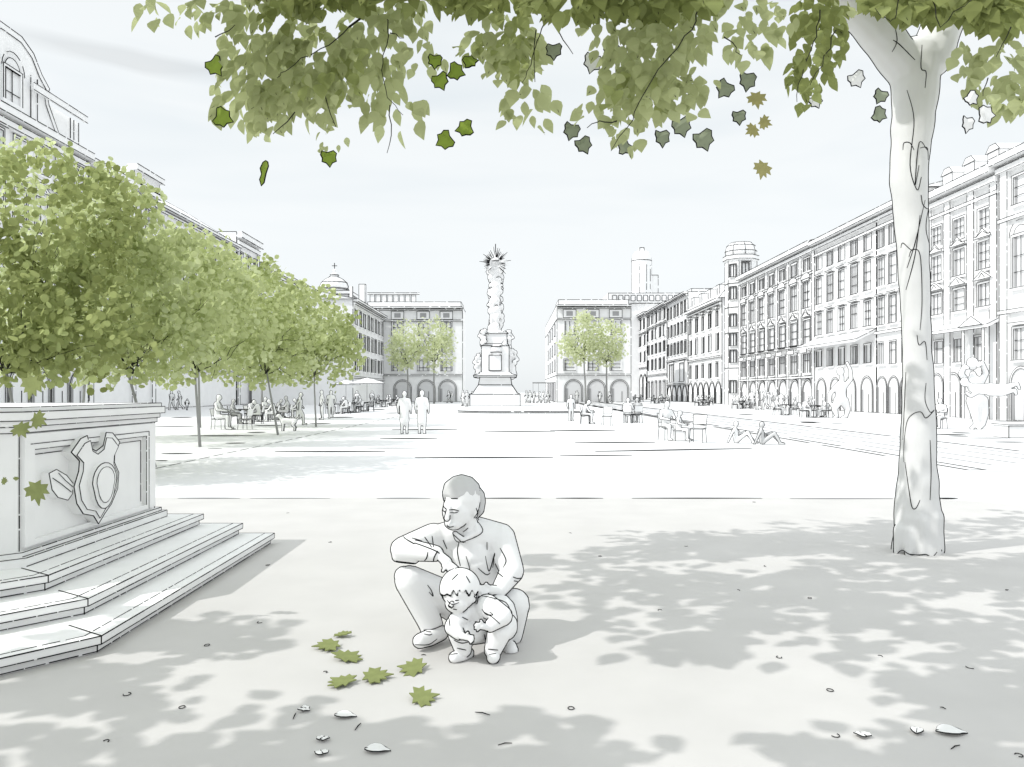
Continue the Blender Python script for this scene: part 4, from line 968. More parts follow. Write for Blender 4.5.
for _ in range(9000):
    px, py = rl.uniform(-60, 1180), 505 + 285*rl.random()**1.0
    w_ = shade_at(px, py)
    if w_ == 0: continue
    g_ = gnd(px, py)
    # even density per square metre of ground
    if rl.random() > (g_.y**3)/(10.5**3)*.62 + .03: continue
    nz_ = noise.noise(Vector((g_.x*1.3, g_.y*1.9, 2.0))) + .6*noise.noise(Vector((g_.x*3.1, g_.y*4.5, 7.0)))
    if nz_ < (.17 - w_*.62): continue
    for z in (rl.uniform(3.6, 4.4), rl.uniform(4.6, 5.6), rl.uniform(5.6, 6.8)):
        c = g_ - SH*(kk*z) + Vector((0,0,z))
        top = EYE + (HY+85)/F*max(c.y, .1)
        # keep the sun on the trunk: no clump whose shade crosses it
        hx, hy = SH.x, SH.y; rx_, ry_ = TB.x - c.x, TB.y - c.y
        al_ = rx_*hx + ry_*hy; off_ = abs(-rx_*hy + ry_*hx)
        onto = al_ > -.2 and off_ < .6 and z - al_*math.tan(EL) > -.2
        mx_, my_ = -.2 - c.x, 5.1 - c.y; al2 = mx_*hx + my_*hy; off2 = abs(-mx_*hy + my_*hx)
        if -.5 < al2 - z/math.tan(EL) + .55 < 1.7 and off2 < .75: onto = True
        if not onto and (z > top or c.y < .4): break
    else: continue
    ncl += 1
    for _2 in range(6):
        p_ = c + Vector((rl.uniform(-.22,.22), rl.uniform(-.19,.19), rl.uniform(-.12,.12)))
        leaf(crown, p_, Vector((rl.uniform(-1,1), rl.uniform(-1,1), -.2)), Vector((-.5,-.1,1)) + rv(rl)*.5, rl.uniform(.16,.25), rl.choice(DK if rl.random() < .5 else MID), OVATE, 1.2)
print('overhead clumps', ncl, 'crown leaves', len(crown.f))
crown.build('crown', pt, world=True)
# ---- the crouching man and the boy -------------------------------------------------------------
def floor_clip(sk, z=0.012):
    sk.mb.v = [(p[0], p[1], max(p[2], z)) for p in sk.mb.v]
def hand(mb, wrist, palm, tips, r=.0105, thumb=None):
    "palm slab plus separate bent fingers"
    limb(mb, [wrist, palm], [.026, .030], 10)
    for t in tips:
        k = palm.lerp(t, .5) + Vector((0, -.008, .010)); limb(mb, [palm.lerp(t, .12), k, t], [r*1.1, r, r*.85], 8)
    if thumb: limb(mb, [wrist.lerp(palm, .5), thumb.lerp(palm, .3), thumb], [r*1.25, r*1.1, r*.9], 8)
LWN = .0047
mb_ = gnd(455, 646)
# body: head, neck, torso core, hands - one skin
b = MB()
ball(b, at(463,499,5.12), .122, .95, 1.0, 1.08); ball(b, at(457,511,5.07), .096, .98, .95, 1.12); ball(b, at(454,522,5.04), .056, 1.1, 1, .9)
limb(b, [at(449.5,506,4.995), at(447.6,515,4.972), at(447,518.5,4.965)], [.012, .015, .018], 8); ball(b, at(451,525,4.985), .024, 1.1, .8, .6)
ball(b, at(475.5,512,5.09), .028, .5, .9, 1.4); ball(b, at(446,509,5.02), .02); ball(b, at(457,508,4.995), .022)
limb(b, [at(467,518,5.14), at(470,540,5.2), at(474,570,5.3), at(484,610,5.36)], [.068, .08, .14, .13], 12)
limb(b, [at(472,548,5.24), at(434,540,5.18), at(402,551,4.98), at(438,554,4.86)], [.1, .06, .05, .034], 10)
limb(b, [at(472,548,5.24), at(503,540,5.22), at(516,571,5.1), at(499,590,4.93)], [.1, .06, .05, .036], 10)
limb(b, [at(484,612,5.36), at(466,608,5.3), at(404,576,4.99), at(433,626,5.06)], [.1, .09, .06, .04], 10)
limb(b, [at(484,612,5.36), at(497,610,5.3), at(520,606,5.03), at(508,640,5.1)], [.1, .09, .06, .04], 10)
hand(b, at(438,554,4.86), at(447,562,4.82), [at(449,573.5,4.80), at(453,573.5,4.795), at(456.5,572.5,4.795), at(459,569.5,4.80)], thumb=at(443,571,4.79))
hand(b, at(499,590,4.93), at(490,590,4.86), [at(480,586,4.81), at(479.5,590,4.80), at(481,594,4.795), at(484,597.5,4.79)], thumb=at(486,583.5,4.82))
body = Skin(b, .0075, lw=LWN, smooth=3)
for s_ in [[(442.5,506),(446.6,509.2)],[(449,510),(454,509.5),(459,511)],[(450,512.5),(455,512.8),(458,512)],[(443.5,511),(446,512)],[(447.5,525.6),(450,526.8),(453.5,526.2)],[(476,508),(477,513),(474,518)]]: body.stroke(s_, .8)
man = body.mb.build('person', None, origin=mb_)
tag(man, 'man in a collared jacket crouching with his hands on a small boy', 'person')
b = MB(); ball(b, at(461.5,493,5.13), .128, .98, 1.0, .92); ball(b, at(469,502,5.17), .115, .95, 1, 1.1); ball(b, at(474,505,5.12), .035, .6, 1, 1.5)
# cut the cap of hair off above brow height
for i, p in enumerate(b.v):
    if p[1] < 5.10:
        zc = at(0, 504, p[1]).z
        if p[2] < zc: b.v[i] = (p[0], p[1] + .05, zc)
sk = Skin(b, .008, mat='grey', lw=LWN, smooth=2)
for s_ in [[(440.8,502),(447,499.5),(455,498.5),(465,499)],[(465,499),(465.5,507),(467,513),(471,511),(476,510)]]: sk.stroke(s_, .8)
sk.mb.build('hair', man, world=True)
b = MB()
limb(b, [at(484,606,5.36), at(476,578,5.3), at(471,554,5.25)], [.17, .18, .175], 16); limb(b, [at(443,538,5.21), at(469,531,5.2), at(497,538,5.23)], [.095, .105, .10], 14); limb(b, [at(468,527,5.16), at(469,538,5.19)], [.072, .105], 12)
limb(b, [at(434,538,5.18), at(402,549,4.99), at(436,553.5,4.868)], [.095, .072, .047], 14); limb(b, [at(398,556,4.98), at(414,559,4.95)], [.038, .03], 10)
limb(b, [at(500,538,5.22), at(512,571,5.1), at(500,589,4.945)], [.098, .075, .05], 14)
limb(b, [at(455,533,5.06), at(463,540,5.07), at(477,532,5.1), at(475,520,5.12)], [.014, .017, .017, .014], 8)
sk = Skin(b, .0095, lw=LWN, smooth=3)
for s_ in [[(473.5,517),(482.5,532),(459,542),(452.5,533)],[(459,542),(457.5,552),(460.4,566)],[(401.6,535),(407,540),(414.5,544),(404,538)],[(414.5,543),(426,547),(437.5,552),(447,560)],[(437.5,551),(434,558),(433.5,563)],[(424.6,537),(431.7,547.5)],[(432,536),(433.5,547)],
           [(443,540),(449,553)],[(487,542),(487,550)],[(485.4,556),(487,565),(489.5,570.5),(495,553),(492.6,567.6)],[(478,568),(486,574.5),(490,573)],[(513,577),(518,578.5),(523.4,577.5)],[(514,580.8),(519,581.5),(523.4,580.5)],[(393,560.4),(405,562),(419,563),(426,559),(428,552)],[(463,532),(468,528),(473,521)],[(448,558),(452,566)],[(500,548),(506,560),(503,568)],[(412,538),(422,541)],[(466,556),(470,572),(466,585)],[(497,572),(503,577)],[(480,590),(486,595)]]: sk.stroke(s_, .8)
sk.mb.build('jacket', man, world=True)
b = MB()
limb(b, [at(485,614,5.36), at(465,608,5.28), at(409,580,5.0), at(430,622,5.05), at(432,628,5.06)], [.165, .125, .09, .074, .072], 14)
limb(b, [at(485,614,5.36), at(497,612,5.3), at(514,604,5.04), at(510,634,5.1), at(508,640,5.1)], [.165, .125, .098, .08, .074], 14)
sk = Skin(b, .010, lw=LWN, smooth=3); floor_clip(sk)
for s_ in [[(427.4,585),(431,590),(433,596),(429,592)],[(506,591),(511,587),(516,586)],[(424,630),(433,629),(443,625)]]: sk.stroke(s_, .8)
sk.mb.build('trousers', man, world=True)
for pts in ([(441,633,5.07,.046),(430,637.5,4.98,.05),(420,641,4.91,.044)], [(507,645,5.12,.046),(509,648,5.0,.05),(511,651,4.9,.044)]):
    b = MB(); limb(b, [at(x, y, d) for x, y, d, r in pts], [r for *_, r in pts], 12); sk = Skin(b, .0085, lw=LWN, smooth=2); floor_clip(sk)
    if pts[0][0] < 450:
        for s_ in [[(424,634),(429,635),(432,634)],[(426,631.5),(431,632)],[(415,644.5),(428,644.5),(437,639)]]: sk.stroke(s_, .7)
    sk.mb.build('shoe', man, world=True)
# boy
bb = gnd(478, 660)
b = MB()
ball(b, at(460,590.5,4.76), .108, 1.0, 1, 1.05); ball(b, at(457,603,4.71), .068, 1.05, .9, .9); limb(b, [at(452,603,4.64), at(451,605.5,4.635)], [.011, .013], 8); ball(b, at(474,599,4.73), .018, .6, .9, 1.3)
limb(b, [at(466,604,4.8), at(474,612,4.83), at(496,618,4.9)], [.05, .065, .07], 12)
limb(b, [at(470,610,4.8), at(458,614,4.73), at(453,628,4.69), at(462,636,4.63)], [.05, .035, .03, .022], 10)
limb(b, [at(482,609,4.8), at(492,606,4.72), at(504,618,4.68), at(487,627,4.63)], [.05, .04, .032, .022], 10)
limb(b, [at(496,622,4.9), at(480,630,4.86), at(459,634,4.72), at(463,650,4.75)], [.06, .055, .045, .03], 10)
limb(b, [at(496,622,4.9), at(502,628,4.88), at(502,628,4.72), at(493,650,4.73)], [.06, .055, .045, .03], 10)
def small_hand(mb, w_, p_, tips, th):
    limb(mb, [w_, p_], [.018, .021], 8)
    for t in tips: limb(mb, [p_.lerp(t, .2), p_.lerp(t, .6) + Vector((0,-.004,.004)), t], [.0085, .008, .007], 8)
    limb(mb, [w_.lerp(p_, .5), th], [.0095, .008], 8)
small_hand(b, at(462,636,4.63), at(467,637,4.61), [at(473,636,4.59), at(473.6,638.6,4.59), at(473,641,4.59), at(471,643.2,4.59)], at(468,632.4,4.59))
small_hand(b, at(487,627,4.63), at(482,626,4.61), [at(475.8,623,4.59), at(474.6,625.6,4.585), at(475,628.4,4.585), at(477,631,4.59)], at(481,620.6,4.59))
body = Skin(b, .0065, lw=LWN*.92, smooth=3)
for s_ in [[(447,600),(452,604.5),(459,602.5)],[(448,605.5),(451,606.5)],[(455,600.5),(459,600)],[(453,609),(457,609.6)],[(474,596),(476,600),(473,603)]]: body.stroke(s_, .75)
boy = body.mb.build('person', None, origin=bb)
tag(boy, 'small boy with a ragged fringe squatting in front of the crouching man', 'person')
def fringe(px):      # ragged lower edge of the boy's hair
    t = (px - 441) / 6.2; return 596.5 - 5.0 * abs((t % 1.0) - .5) * 2 * (1 if px > 452 else .3)
b = MB(); ball(b, at(460,588,4.77), .119, 1.0, 1, .98, sub=5); ball(b, at(466,594,4.81), .105, sub=3)
for i, p in enumerate(b.v):
    if p[1] < 4.76:
        px_ = CX + p[0]/p[1]*F; zc = at(0, fringe(px_), p[1]).z
        if p[2] < zc: b.v[i] = (p[0], p[1] + .035, zc)
sk = Skin(b, .0055, mat='white', lw=LWN*.92, smooth=1)
sk.stroke([(441 + k*.62, fringe(441 + k*.62) - 1.3) for k in range(60)], .75)
for s_ in [[(458,574),(452,580)],[(466,576),(470,583)]]: sk.stroke(s_, .8)
sk.mb.build('hair', boy, world=True)
b = MB()
limb(b, [at(468,607,4.81), at(476,612,4.85), at(497,612,4.92), at(501,620,4.92)], [.075, .10, .115, .105], 14)
limb(b, [at(464,612,4.77), at(453,627,4.70), at(459,634,4.65)], [.062, .05, .035], 12)
limb(b, [at(487,606,4.76), at(503,616,4.69), at(490,626,4.645)], [.07, .056, .036], 12); limb(b, [at(474,603,4.79), at(481,600,4.85)], [.04, .04], 8)
sk = Skin(b, .008, mat='white', lw=LWN*.92, smooth=3)
for s_ in [[(477.6,592),(478,600),(477,604)],[(482,596),(492,598),(506,603),(511.5,614)],[(482,609),(486,614),(493,615),(490,612)],[(500,624),(492,617),(484,612)],[(462,617),(468,620)],[(449,618),(450,626)]]: sk.stroke(s_, .8)
sk.mb.build('sweater', boy, world=True)
b = MB()
limb(b, [at(499,623,4.91), at(480,629,4.86), at(460,633,4.73), at(463,649,4.75)], [.105, .085, .072, .052], 12)
limb(b, [at(499,623,4.91), at(503,626,4.86), at(500,630,4.74), at(493,650,4.74)], [.105, .09, .075, .052], 12)
sk = Skin(b, .008, lw=LWN*.92, smooth=3); floor_clip(sk)
for s_ in [[(454,640),(462,643),(471,641)],[(484,634),(486,642)],[(457,648),(466,650)],[(488,649),(498,650)]]: sk.stroke(s_, .8)
sk.mb.build('trousers', boy, world=True)
for pts in ([(468,653.5,4.80,.036),(461,656,4.75,.04),(454.5,657.5,4.71,.034)], [(494,654,4.80,.036),(493.4,656,4.73,.04),(493,657.6,4.69,.036)]):
    b = MB(); limb(b, [at(x, y, d) for x, y, d, r in pts], [r for *_, r in pts], 12); sk = Skin(b, .0075, lw=LWN*.92, smooth=2); floor_clip(sk)
    sk.stroke([(pts[-1][0]-4, 654.5), (pts[-1][0]+3, 653.5)], .7); sk.mb.build('shoe', boy, world=True)

# ---- generic small figures ---------------------------------------------------------------------
POSE = {
 'stand': dict(p=(0,0,.95), c=(0,0,1.30), n=(0,0,1.5), h=(0,-.02,1.64), k=[(-.1,-.02,.5),(.1,-.02,.5)], a=[(-.1,.03,.08),(.1,.03,.08)], e=[(-.27,.03,1.14),(.27,.03,1.14)], w=[(-.25,-.08,.9),(.25,-.08,.9)]),
 'walk':  dict(p=(0,0,.93), c=(0,-.04,1.29), n=(0,-.06,1.48), h=(0,-.1,1.62), k=[(-.1,-.2,.52),(.1,.02,.5)], a=[(-.1,-.22,.08),(.1,.36,.16)], e=[(-.27,.14,1.14),(.27,-.08,1.14)], w=[(-.24,.1,.9),(.22,-.24,.95)]),
 'sit':   dict(p=(0,.06,.52), c=(0,.06,.88), n=(0,.04,1.08), h=(0,0,1.22), k=[(-.13,-.36,.5),(.13,-.36,.5)], a=[(-.13,-.36,.08),(.13,-.34,.08)], e=[(-.27,-.02,.76),(.27,-.02,.76)], w=[(-.14,-.30,.72),(.14,-.3,.72)]),
 'lean':  dict(p=(0,.1,.52), c=(0,-.02,.84), n=(0,-.12,1.0), h=(0,-.2,1.12), k=[(-.16,-.34,.5),(.16,-.34,.5)], a=[(-.16,-.3,.08),(.16,-.3,.08)], e=[(-.27,-.2,.66),(.27,-.2,.66)], w=[(-.08,-.42,.62),(.08,-.42,.62)]),
 'floor': dict(p=(0,.1,.13), c=(0,.16,.47), n=(0,.14,.65), h=(0,.12,.80), k=[(-.12,-.36,.46),(.12,-.30,.42)], a=[(-.12,-.58,.07),(.12,-.6,.07)], e=[(-.27,.26,.40),(.27,.0,.38)], w=[(-.26,.40,.07),(.14,-.24,.46)]),
}
def person_at(base, yaw, pose, label, h=1.72, lw_px=.62, mat='white', coat=False, group=None, name='person', voxel=None):
    J = POSE[pose]; k = h/1.75; R = Matrix.Rotation(yaw, 3, 'Z'); base = Vector(base)
    T = lambda p: base + R @ (Vector(p)*k)
    b = MB(); t = MB()
    p, c, n, hd = (Vector(J[q]) for q in 'pcnh')
    limb(t, [p, p.lerp(c, .5), c], [.155, .15, .17], 12); limb(t, [c + Vector((-.13,0,.10)), c + Vector((.13,0,.10))], [.085, .085], 10)
    if coat: limb(t, [p + Vector((0,.02,-.42)), p, c], [.19, .18, .18], 12)
    yc = p.y
    b2 = MB(); b2.v = [tuple(T((q[0], p.lerp(c, min(1, max(0, (q[2]-p.z)/(c.z-p.z)))).y + (q[1]-p.lerp(c, min(1, max(0, (q[2]-p.z)/(c.z-p.z)))).y)*.72, q[2]))) for q in t.v]; b2.f, b2.m, b2.sm = t.f, t.m, t.sm
    b = b2
    limb(b, [T(c + Vector((0,0,.1))), T(n), T(hd - Vector((0,0,.05)))], [.07*k, .055*k, .05*k]); ball(b, T(hd), .105*k, .92, 1, 1.18); ball(b, T(hd + Vector((0,-.1,-.02))), .022*k)
    for i, s_ in enumerate((-1, 1)):
        hip = p + Vector((s_*.09, 0, -.03)); kn = Vector(J['k'][i]); an = Vector(J['a'][i])
        limb(b, [T(hip), T(kn), T(an)], [.095*k, .068*k, .045*k]); limb(b, [T(an + Vector((0,.02,-.025))), T(an + Vector((0,-.15,-.035)))], [.045*k, .038*k])
        sh = c + Vector((s_*.19, 0, .11)); el = Vector(J['e'][i]); wr = Vector(J['w'][i])
        limb(b, [T(sh), T(el), T(wr)], [.06*k, .048*k, .036*k]); ball(b, T(wr + (wr-el).normalized()*.06), .04*k, .8, .8, 1)
    d = base.y; lw_ = lwd(d, lw_px)
    sk = Skin(b, voxel or max(.026*k, .02), mat=mat, lw=lw_, smooth=2)
    sk.mb.v = [(q[0], q[1], max(q[2], base.z + .004)) for q in sk.mb.v]
    o = sk.mb.build(name, None, origin=base)
    return tag(o, label, 'person', group)
def px_person(px, d, *a, **k): return person_at(((px-CX)/F*d, d, k.pop('z', .004)), *a, **k)
q = PI/2
person_at(gnd(404.5, 434), PI, 'stand', 'left one of a couple seen from behind in long coats, under the small round trees', 1.63, .8, coat=True)
person_at(gnd(422, 434), PI-.1, 'stand', 'right one of a couple seen from behind in long coats, under the small round trees', 1.66, .8, coat=True)
person_at(gnd(299, 425), q+.4, 'walk', 'woman in a long coat walking a white dog beside the tree row', 1.58, .8, coat=True)
person_at(gnd(571, 421), .3, 'stand', 'slim person standing alone on the near side of the tram track', 1.45, .7)
# the giant-looking pair and the waving dancer on the right are close-knit poses
def pose_px(name, base, limbs, heads, label, lw_px, voxel, flat=True):
    b = MB()
    for pts in limbs: limb(b, [at(x, y, d) for x, y, d, r in pts], [r*d/F for x, y, d, r in pts], 12)
    for x, y, d, r in heads: ball(b, at(x, y, d), r*d/F, .92, 1, 1.15)
    sk = Skin(b, voxel, lw=lwd(base.y, lw_px), smooth=2); sk.mb.v = [(p[0], p[1], max(p[2], .004)) for p in sk.mb.v]
    return sk, tag(sk.mb.build(name, None, origin=base), label, 'person')
d = 49.0
pose_px('person', gnd(842, 418), [[(841,400,d,5.5),(840.5,393,d,5),(841,386,d,5.5)],[(841,385,d,2.6),(842,377,d,2.0)],[(845,386,d,2.4),(851,379,d,1.9),(850.5,370,d,1.6),(847,362.5,d,1.2)],[(836.5,386,d,2.4),(830,394,d,1.9),(829.5,402,d,1.6),(833,407,d,1.3)],
    [(838,401,d,4.6),(834.5,409,d,2.8),(837,416.5,d,1.7),(834.5,417.8,d-.3,1.4)],[(844,401,d,4.6),(847.5,409,d,2.8),(846,416.5,d,1.7),(842,418,d-.3,1.4)]], [(840.5,371.5,d,3.8)], 'tall person dancing with one arm raised in front of the white arcade', .75, .045)
d = 34.6
pose_px('person', gnd(976, 429), [[(977,401,d,7.5),(975,392,d,7.5),(974,383,d,8)],[(973,381,d,3.4),(973,374,d,2.8)],[(967,382,d,3.2),(961,374,d-.2,2.6),(964.5,366,d-.2,2.0),(968,368,d-.3,1.6)],[(981,382,d,3.2),(986,373,d-.1,2.6),(982,363,d-.1,2.0),(978.5,366,d-.3,1.6)],
    [(973.5,401,d,6.5),(975,413,d,4.2),(976.5,424,d,2.4),(972,428,d-.4,1.9)],[(981,401,d,6.5),(984,413,d,4.2),(983,424,d,2.4),(979,428.3,d-.4,1.9)]], [(972.5,363.5,d,5.6)], 'tall adult with raised arms swinging a child who lies level at the hip, right edge', .75, .04)
d = 33.7
pose_px('person', at(994, 388, d), [[(973,388,d,4.6),(982,389,d,5.4),(991,389,d,5.2)],[(972,387,d,3),(968,384,d,2.6)],[(977,392,d,2.4),(971,396,d-.2,1.9),(966.5,393,d-.3,1.5)],[(990,387.5,d,4.4),(1002,387.5,d,3.2),(1013,385,d,2.1),(1017,383.5,d,1.7),(1019.5,388.5,d,1.4)],[(990,391.5,d,4.4),(1002,393,d,3.2),(1011,391,d,2.1),(1015,390,d,1.7),(1016,394,d,1.4)]], [(964.5,382,d,4.2)], 'child held level at the hip of a tall adult, legs stretched out to the right', .75, .04)

# cafe furniture: one of each, then copies
def cafe_chair(lw_):
    r = thing('cafe_chair', (0,0,0), 'plain white cafe chair with thin dark legs', 'chair')
    m = MB(); m.box(-.21,.21,-.21,.21,.43,.46,'white',lw_,edges=range(8)); m.build('seat', r)
    m = MB(); v = [(-.21,.20,.58),(.21,.20,.58),(.22,.27,.88),(-.22,.27,.88)]; m.solid(v, [(p[0],p[1]+.02,p[2]) for p in v], 'white', lw_)
    for s_ in (-.2,.2): m.line((s_,.2,.45),(s_,.22,.6), lw_)
    m.build('backrest', r)
    for x in (-.19,.19):
        for y in (-.19,.19):
            m = MB(); m.tube([(x,y,.43),(x*1.12,y*1.15,.003)], lw_*1.1); m.build('leg', r)
    return r
def cafe_table(lw_):
    r = thing('cafe_table', (0,0,0), 'small round white cafe table on a single thin leg', 'table')
    m = MB(); m.lathe([(.36,.71),(.36,.74)], sides=20, ink=lw_, rings=(0,1), smooth=False); m.build('tabletop', r)
    m = MB(); m.tube([(0,0,.02),(0,0,.71)], lw_*1.3); m.build('leg', r)
    m = MB(); m.lathe([(.2,0.003),(.2,.02)], sides=12, ink=lw_, rings=(1,), smooth=False); m.build('foot', r)
    return r
CH, TB_, used = {}, {}, {}
def put(kind, loc, rot, label, group, d):
    key = (kind, 0 if d < 40 else (1 if d < 60 else 2))
    if key not in CH:
        CH[key] = (cafe_chair if kind == 'c' else cafe_table)(lwd((32, 48, 75)[key[1]], .5)); o = CH[key]
    else: o = copy_tree(CH[key])
    o.location = loc; o.rotation_euler = (0, 0, rot); o['label'] = label; o['group'] = group
    return o
def X_(px, d): return (px-CX)/F*d
pr_ = random.Random(8)
# nearest table with the broad seated man
put('c', (X_(218,34.2), 34.2, .003), q+.0, 'white cafe chair under the broad man seated alone at the left end', 'cafe chairs on the left terrace', 34)
person_at((X_(219,34.0), 34.0, .004), q, 'sit', 'broad man seated at the left end of the cafe terrace, facing right', 1.95, .75, voxel=.03)
put('t', (X_(231,34.2), 34.2, .003), 0, 'round cafe table in front of the broad man seated alone', 'cafe tables on the left terrace', 34)
put('c', (X_(245,34.0), 34.0, .003), -q-.2, 'empty cafe chair facing the broad man across his table', 'cafe chairs on the left terrace', 34)
GL = 'guests at the left hand cafe'
for i, (px, d) in enumerate([(246,40),(262,43),(276,46),(288,50),(338,58),(352,64),(364,66),(384,84),(393,92)]):
    x = X_(px, d)
    put('t', (x, d, .003), 0, 'small round table among the crowded guests of the left terrace', 'tables of the crowded left terrace', d)
    for s_ in (-1, 1):
        put('c', (x + s_*.62, d + pr_.uniform(-.15,.15), .003), -s_*q + pr_.uniform(-.3,.3), 'white chair with a seated guest on the crowded left terrace', 'chairs of the crowded left terrace', d)
        person_at((x + s_*.6, d + pr_.uniform(-.1,.1), .004), -s_*q + pr_.uniform(-.3,.3), pr_.choice(['sit','lean']), 'guest seated at one of the crowded tables of the left terrace', pr_.uniform(1.6,1.8), .6, mat=pr_.choice(['white','white','grey']), group=GL, voxel=.035)
for px, d, ps, lb in [(322,46,'stand','waiter standing between two trunks at the edge of the left terrace'),(331,48,'walk','person stepping past the waiter at the edge of the left terrace'),(172,71,'walk','person walking far left close to the shaded housefronts, left of a companion'),(180,71.5,'walk','companion walking right of another person by the shaded housefronts'),
                      (357,74,'stand','person standing among the far tables of the left terrace'),(372,88,'stand','person standing below the flat parasol of the left terrace')]:
    px_person(px, d, pr_.uniform(-1.5,1.5), ps, lb, 1.7, .65, voxel=.035)
px_person(187, 70, .8, 'walk', 'small child running behind two walkers by the shaded housefronts', 1.0, .65, voxel=.03)
for px, d, r_, lb in [(367,72,1.6,'flat white parasol over the far tables of the left terrace'),(346,84,1.5,'second white parasol, half hidden behind the last tree of the left row')]:
    p0 = thing('parasol', (X_(px,d), d, .003), lb, 'parasol'); lw = lwd(d, .55)
    m = MB(); m.lathe([(r_,2.35),(r_*.98,2.42),(.05,2.9)], sides=8, ink=lw, smooth=False)
    for k in range(8):
        an = 2*PI*k/8; c_, s_ = math.cos(an), math.sin(an); an2 = an + PI/4
        m.line((r_*c_, r_*s_, 2.4), (0,0,2.92), lw*.7); m.line((r_*c_, r_*s_, 2.36), (r_*math.cos(an2), r_*math.sin(an2), 2.36), lw)
    m.build('canopy', p0); m = MB(); m.tube([(0,0,0),(0,0,2.9)], .03, mat='trunk'); m.build('pole', p0)
    m = MB(); m.lathe([(.3,0),(.3,.06)], sides=12, ink=lw, smooth=False); m.build('base', p0)
# dog
dg = gnd(288, 431); d = dg.y
b = MB(); D_ = lambda x, y, z: dg + Vector((x, y, z))
limb(b, [D_(-.18,0,.42), D_(.05,0,.40), D_(.26,0,.41)], [.13, .115, .105], 12); limb(b, [D_(-.24,-.02,.48), D_(-.33,-.05,.60)], [.085, .07]); ball(b, D_(-.36,-.06,.63), .085); limb(b, [D_(-.40,-.07,.62), D_(-.50,-.09,.585)], [.05, .035])
for s_ in (-.05, .05):
    ball(b, D_(-.32, -.06+s_*1.2, .71), .035, .6, .6, 1.4)
    limb(b, [D_(-.20,s_*1.3,.36), D_(-.19,s_*1.3,.18), D_(-.21,s_*1.3,.02)], [.055, .034, .03]); limb(b, [D_(.26,s_*1.3,.36), D_(.20,s_*1.3,.25), D_(.30,s_*1.3,.15), D_(.27,s_*1.3,.02)], [.07, .05, .03, .03])
limb(b, [D_(.34,0,.46), D_(.44,0,.55), D_(.46,0,.66)], [.03, .024, .018])
sk = Skin(b, .022, lw=lwd(d, .75), smooth=1); tag(sk.mb.build('dog', None, origin=dg), 'white dog with a raised tail beside the woman in the long coat', 'dog')
# right side: people and chairs by the tram track
GR = 'chairs beside the tram track'
def seat_with(px, d, yaw, lb_c, lb_p=None, pose='sit', h=1.7, mat='white', off=0):
    put('c', (X_(px,d), d, .003), yaw, lb_c, GR, d)
    if lb_p: person_at((X_(px+off,d), d-.02, .004), yaw, pose, lb_p, h, .75, mat=mat, voxel=.028)
seat_with(585, 40, q, 'chair under the stooped person left of the empty chairs by the tram track', 'stooped person seated on a chair right of the slim standing person', 'lean')
seat_with(607, 38, -.3, 'empty looking chair between the stooped person and the pair with their backs turned')
seat_with(628, 41, PI-.3, 'chair under the left one of the pair with their backs turned', 'left one of two people seated with their backs turned beside the tram track', mat='white')
seat_with(637, 41.5, PI+.2, 'chair under the right one of the pair with their backs turned', 'right one of two people seated with their backs turned, in grey', mat='grey')
seat_with(667, 26.6, .35, 'chair under the adult seated beside a child by the tram track', 'adult seated on a chair beside a child, nearest group by the tram track')
seat_with(698, 25.2, -.5, 'empty white chair standing alone right of the seated adult and child')
person_at((X_(680,26.2), 26.2, .004), q*.7, 'sit', 'child seated close to the right of the adult near the tram track', 1.3, .75, voxel=.022)
m = MB(); c_ = Vector((X_(680.5,26.2), 26.24, .003)); m.box(c_.x-.2, c_.x+.2, c_.y-.18, c_.y+.2, .003, .33, 'white', lwd(26, .7), edges=(4,5,7,8,9,0)); m.box(c_.x-.22, c_.x+.22, c_.y-.2, c_.y+.22, .33, .355, 'white', lwd(26, .6), edges=(4,5,7))
tag(m.build('stool', None, origin=c_), 'low white stool under the child near the tram track', 'stool')
person_at((X_(739,25.0), 25.0, .004), q*.75, 'floor', 'left one of two people sitting on the ground, leaning back on one arm', 1.32, .75, voxel=.02)
person_at((X_(765,24.4), 24.4, .004), q*.85, 'floor', 'right one of two people sitting on the ground, in a grey top', 1.32, .75, mat='grey', voxel=.02)
# person lounging by the trunk, low box at the right edge
put('c', (X_(940,35), 35, .003), -q*.6, 'chair half hidden behind the big plane trunk', 'chair by the plane trunk', 35)
person_at((X_(940,35), 35, .004), -q*.6, 'sit', 'person sitting half hidden behind the right side of the plane trunk', 1.75, .75, voxel=.03)
m = MB(); c_ = gnd(1018, 438); m.box(c_.x-.32, c_.x+1.6, c_.y, c_.y+.9, .004, .42, 'white', lwd(28, .8), edges=(0,3,4,7,8,9), dash=.15)
m.box(c_.x-.36, c_.x+1.64, c_.y-.04, c_.y+.94, .42, .47, 'white', lwd(28, .7), edges=(0,4,7)); tag(m.build('bench_block', None, origin=c_), 'low white block bench cut by the right edge of the photo', 'bench')
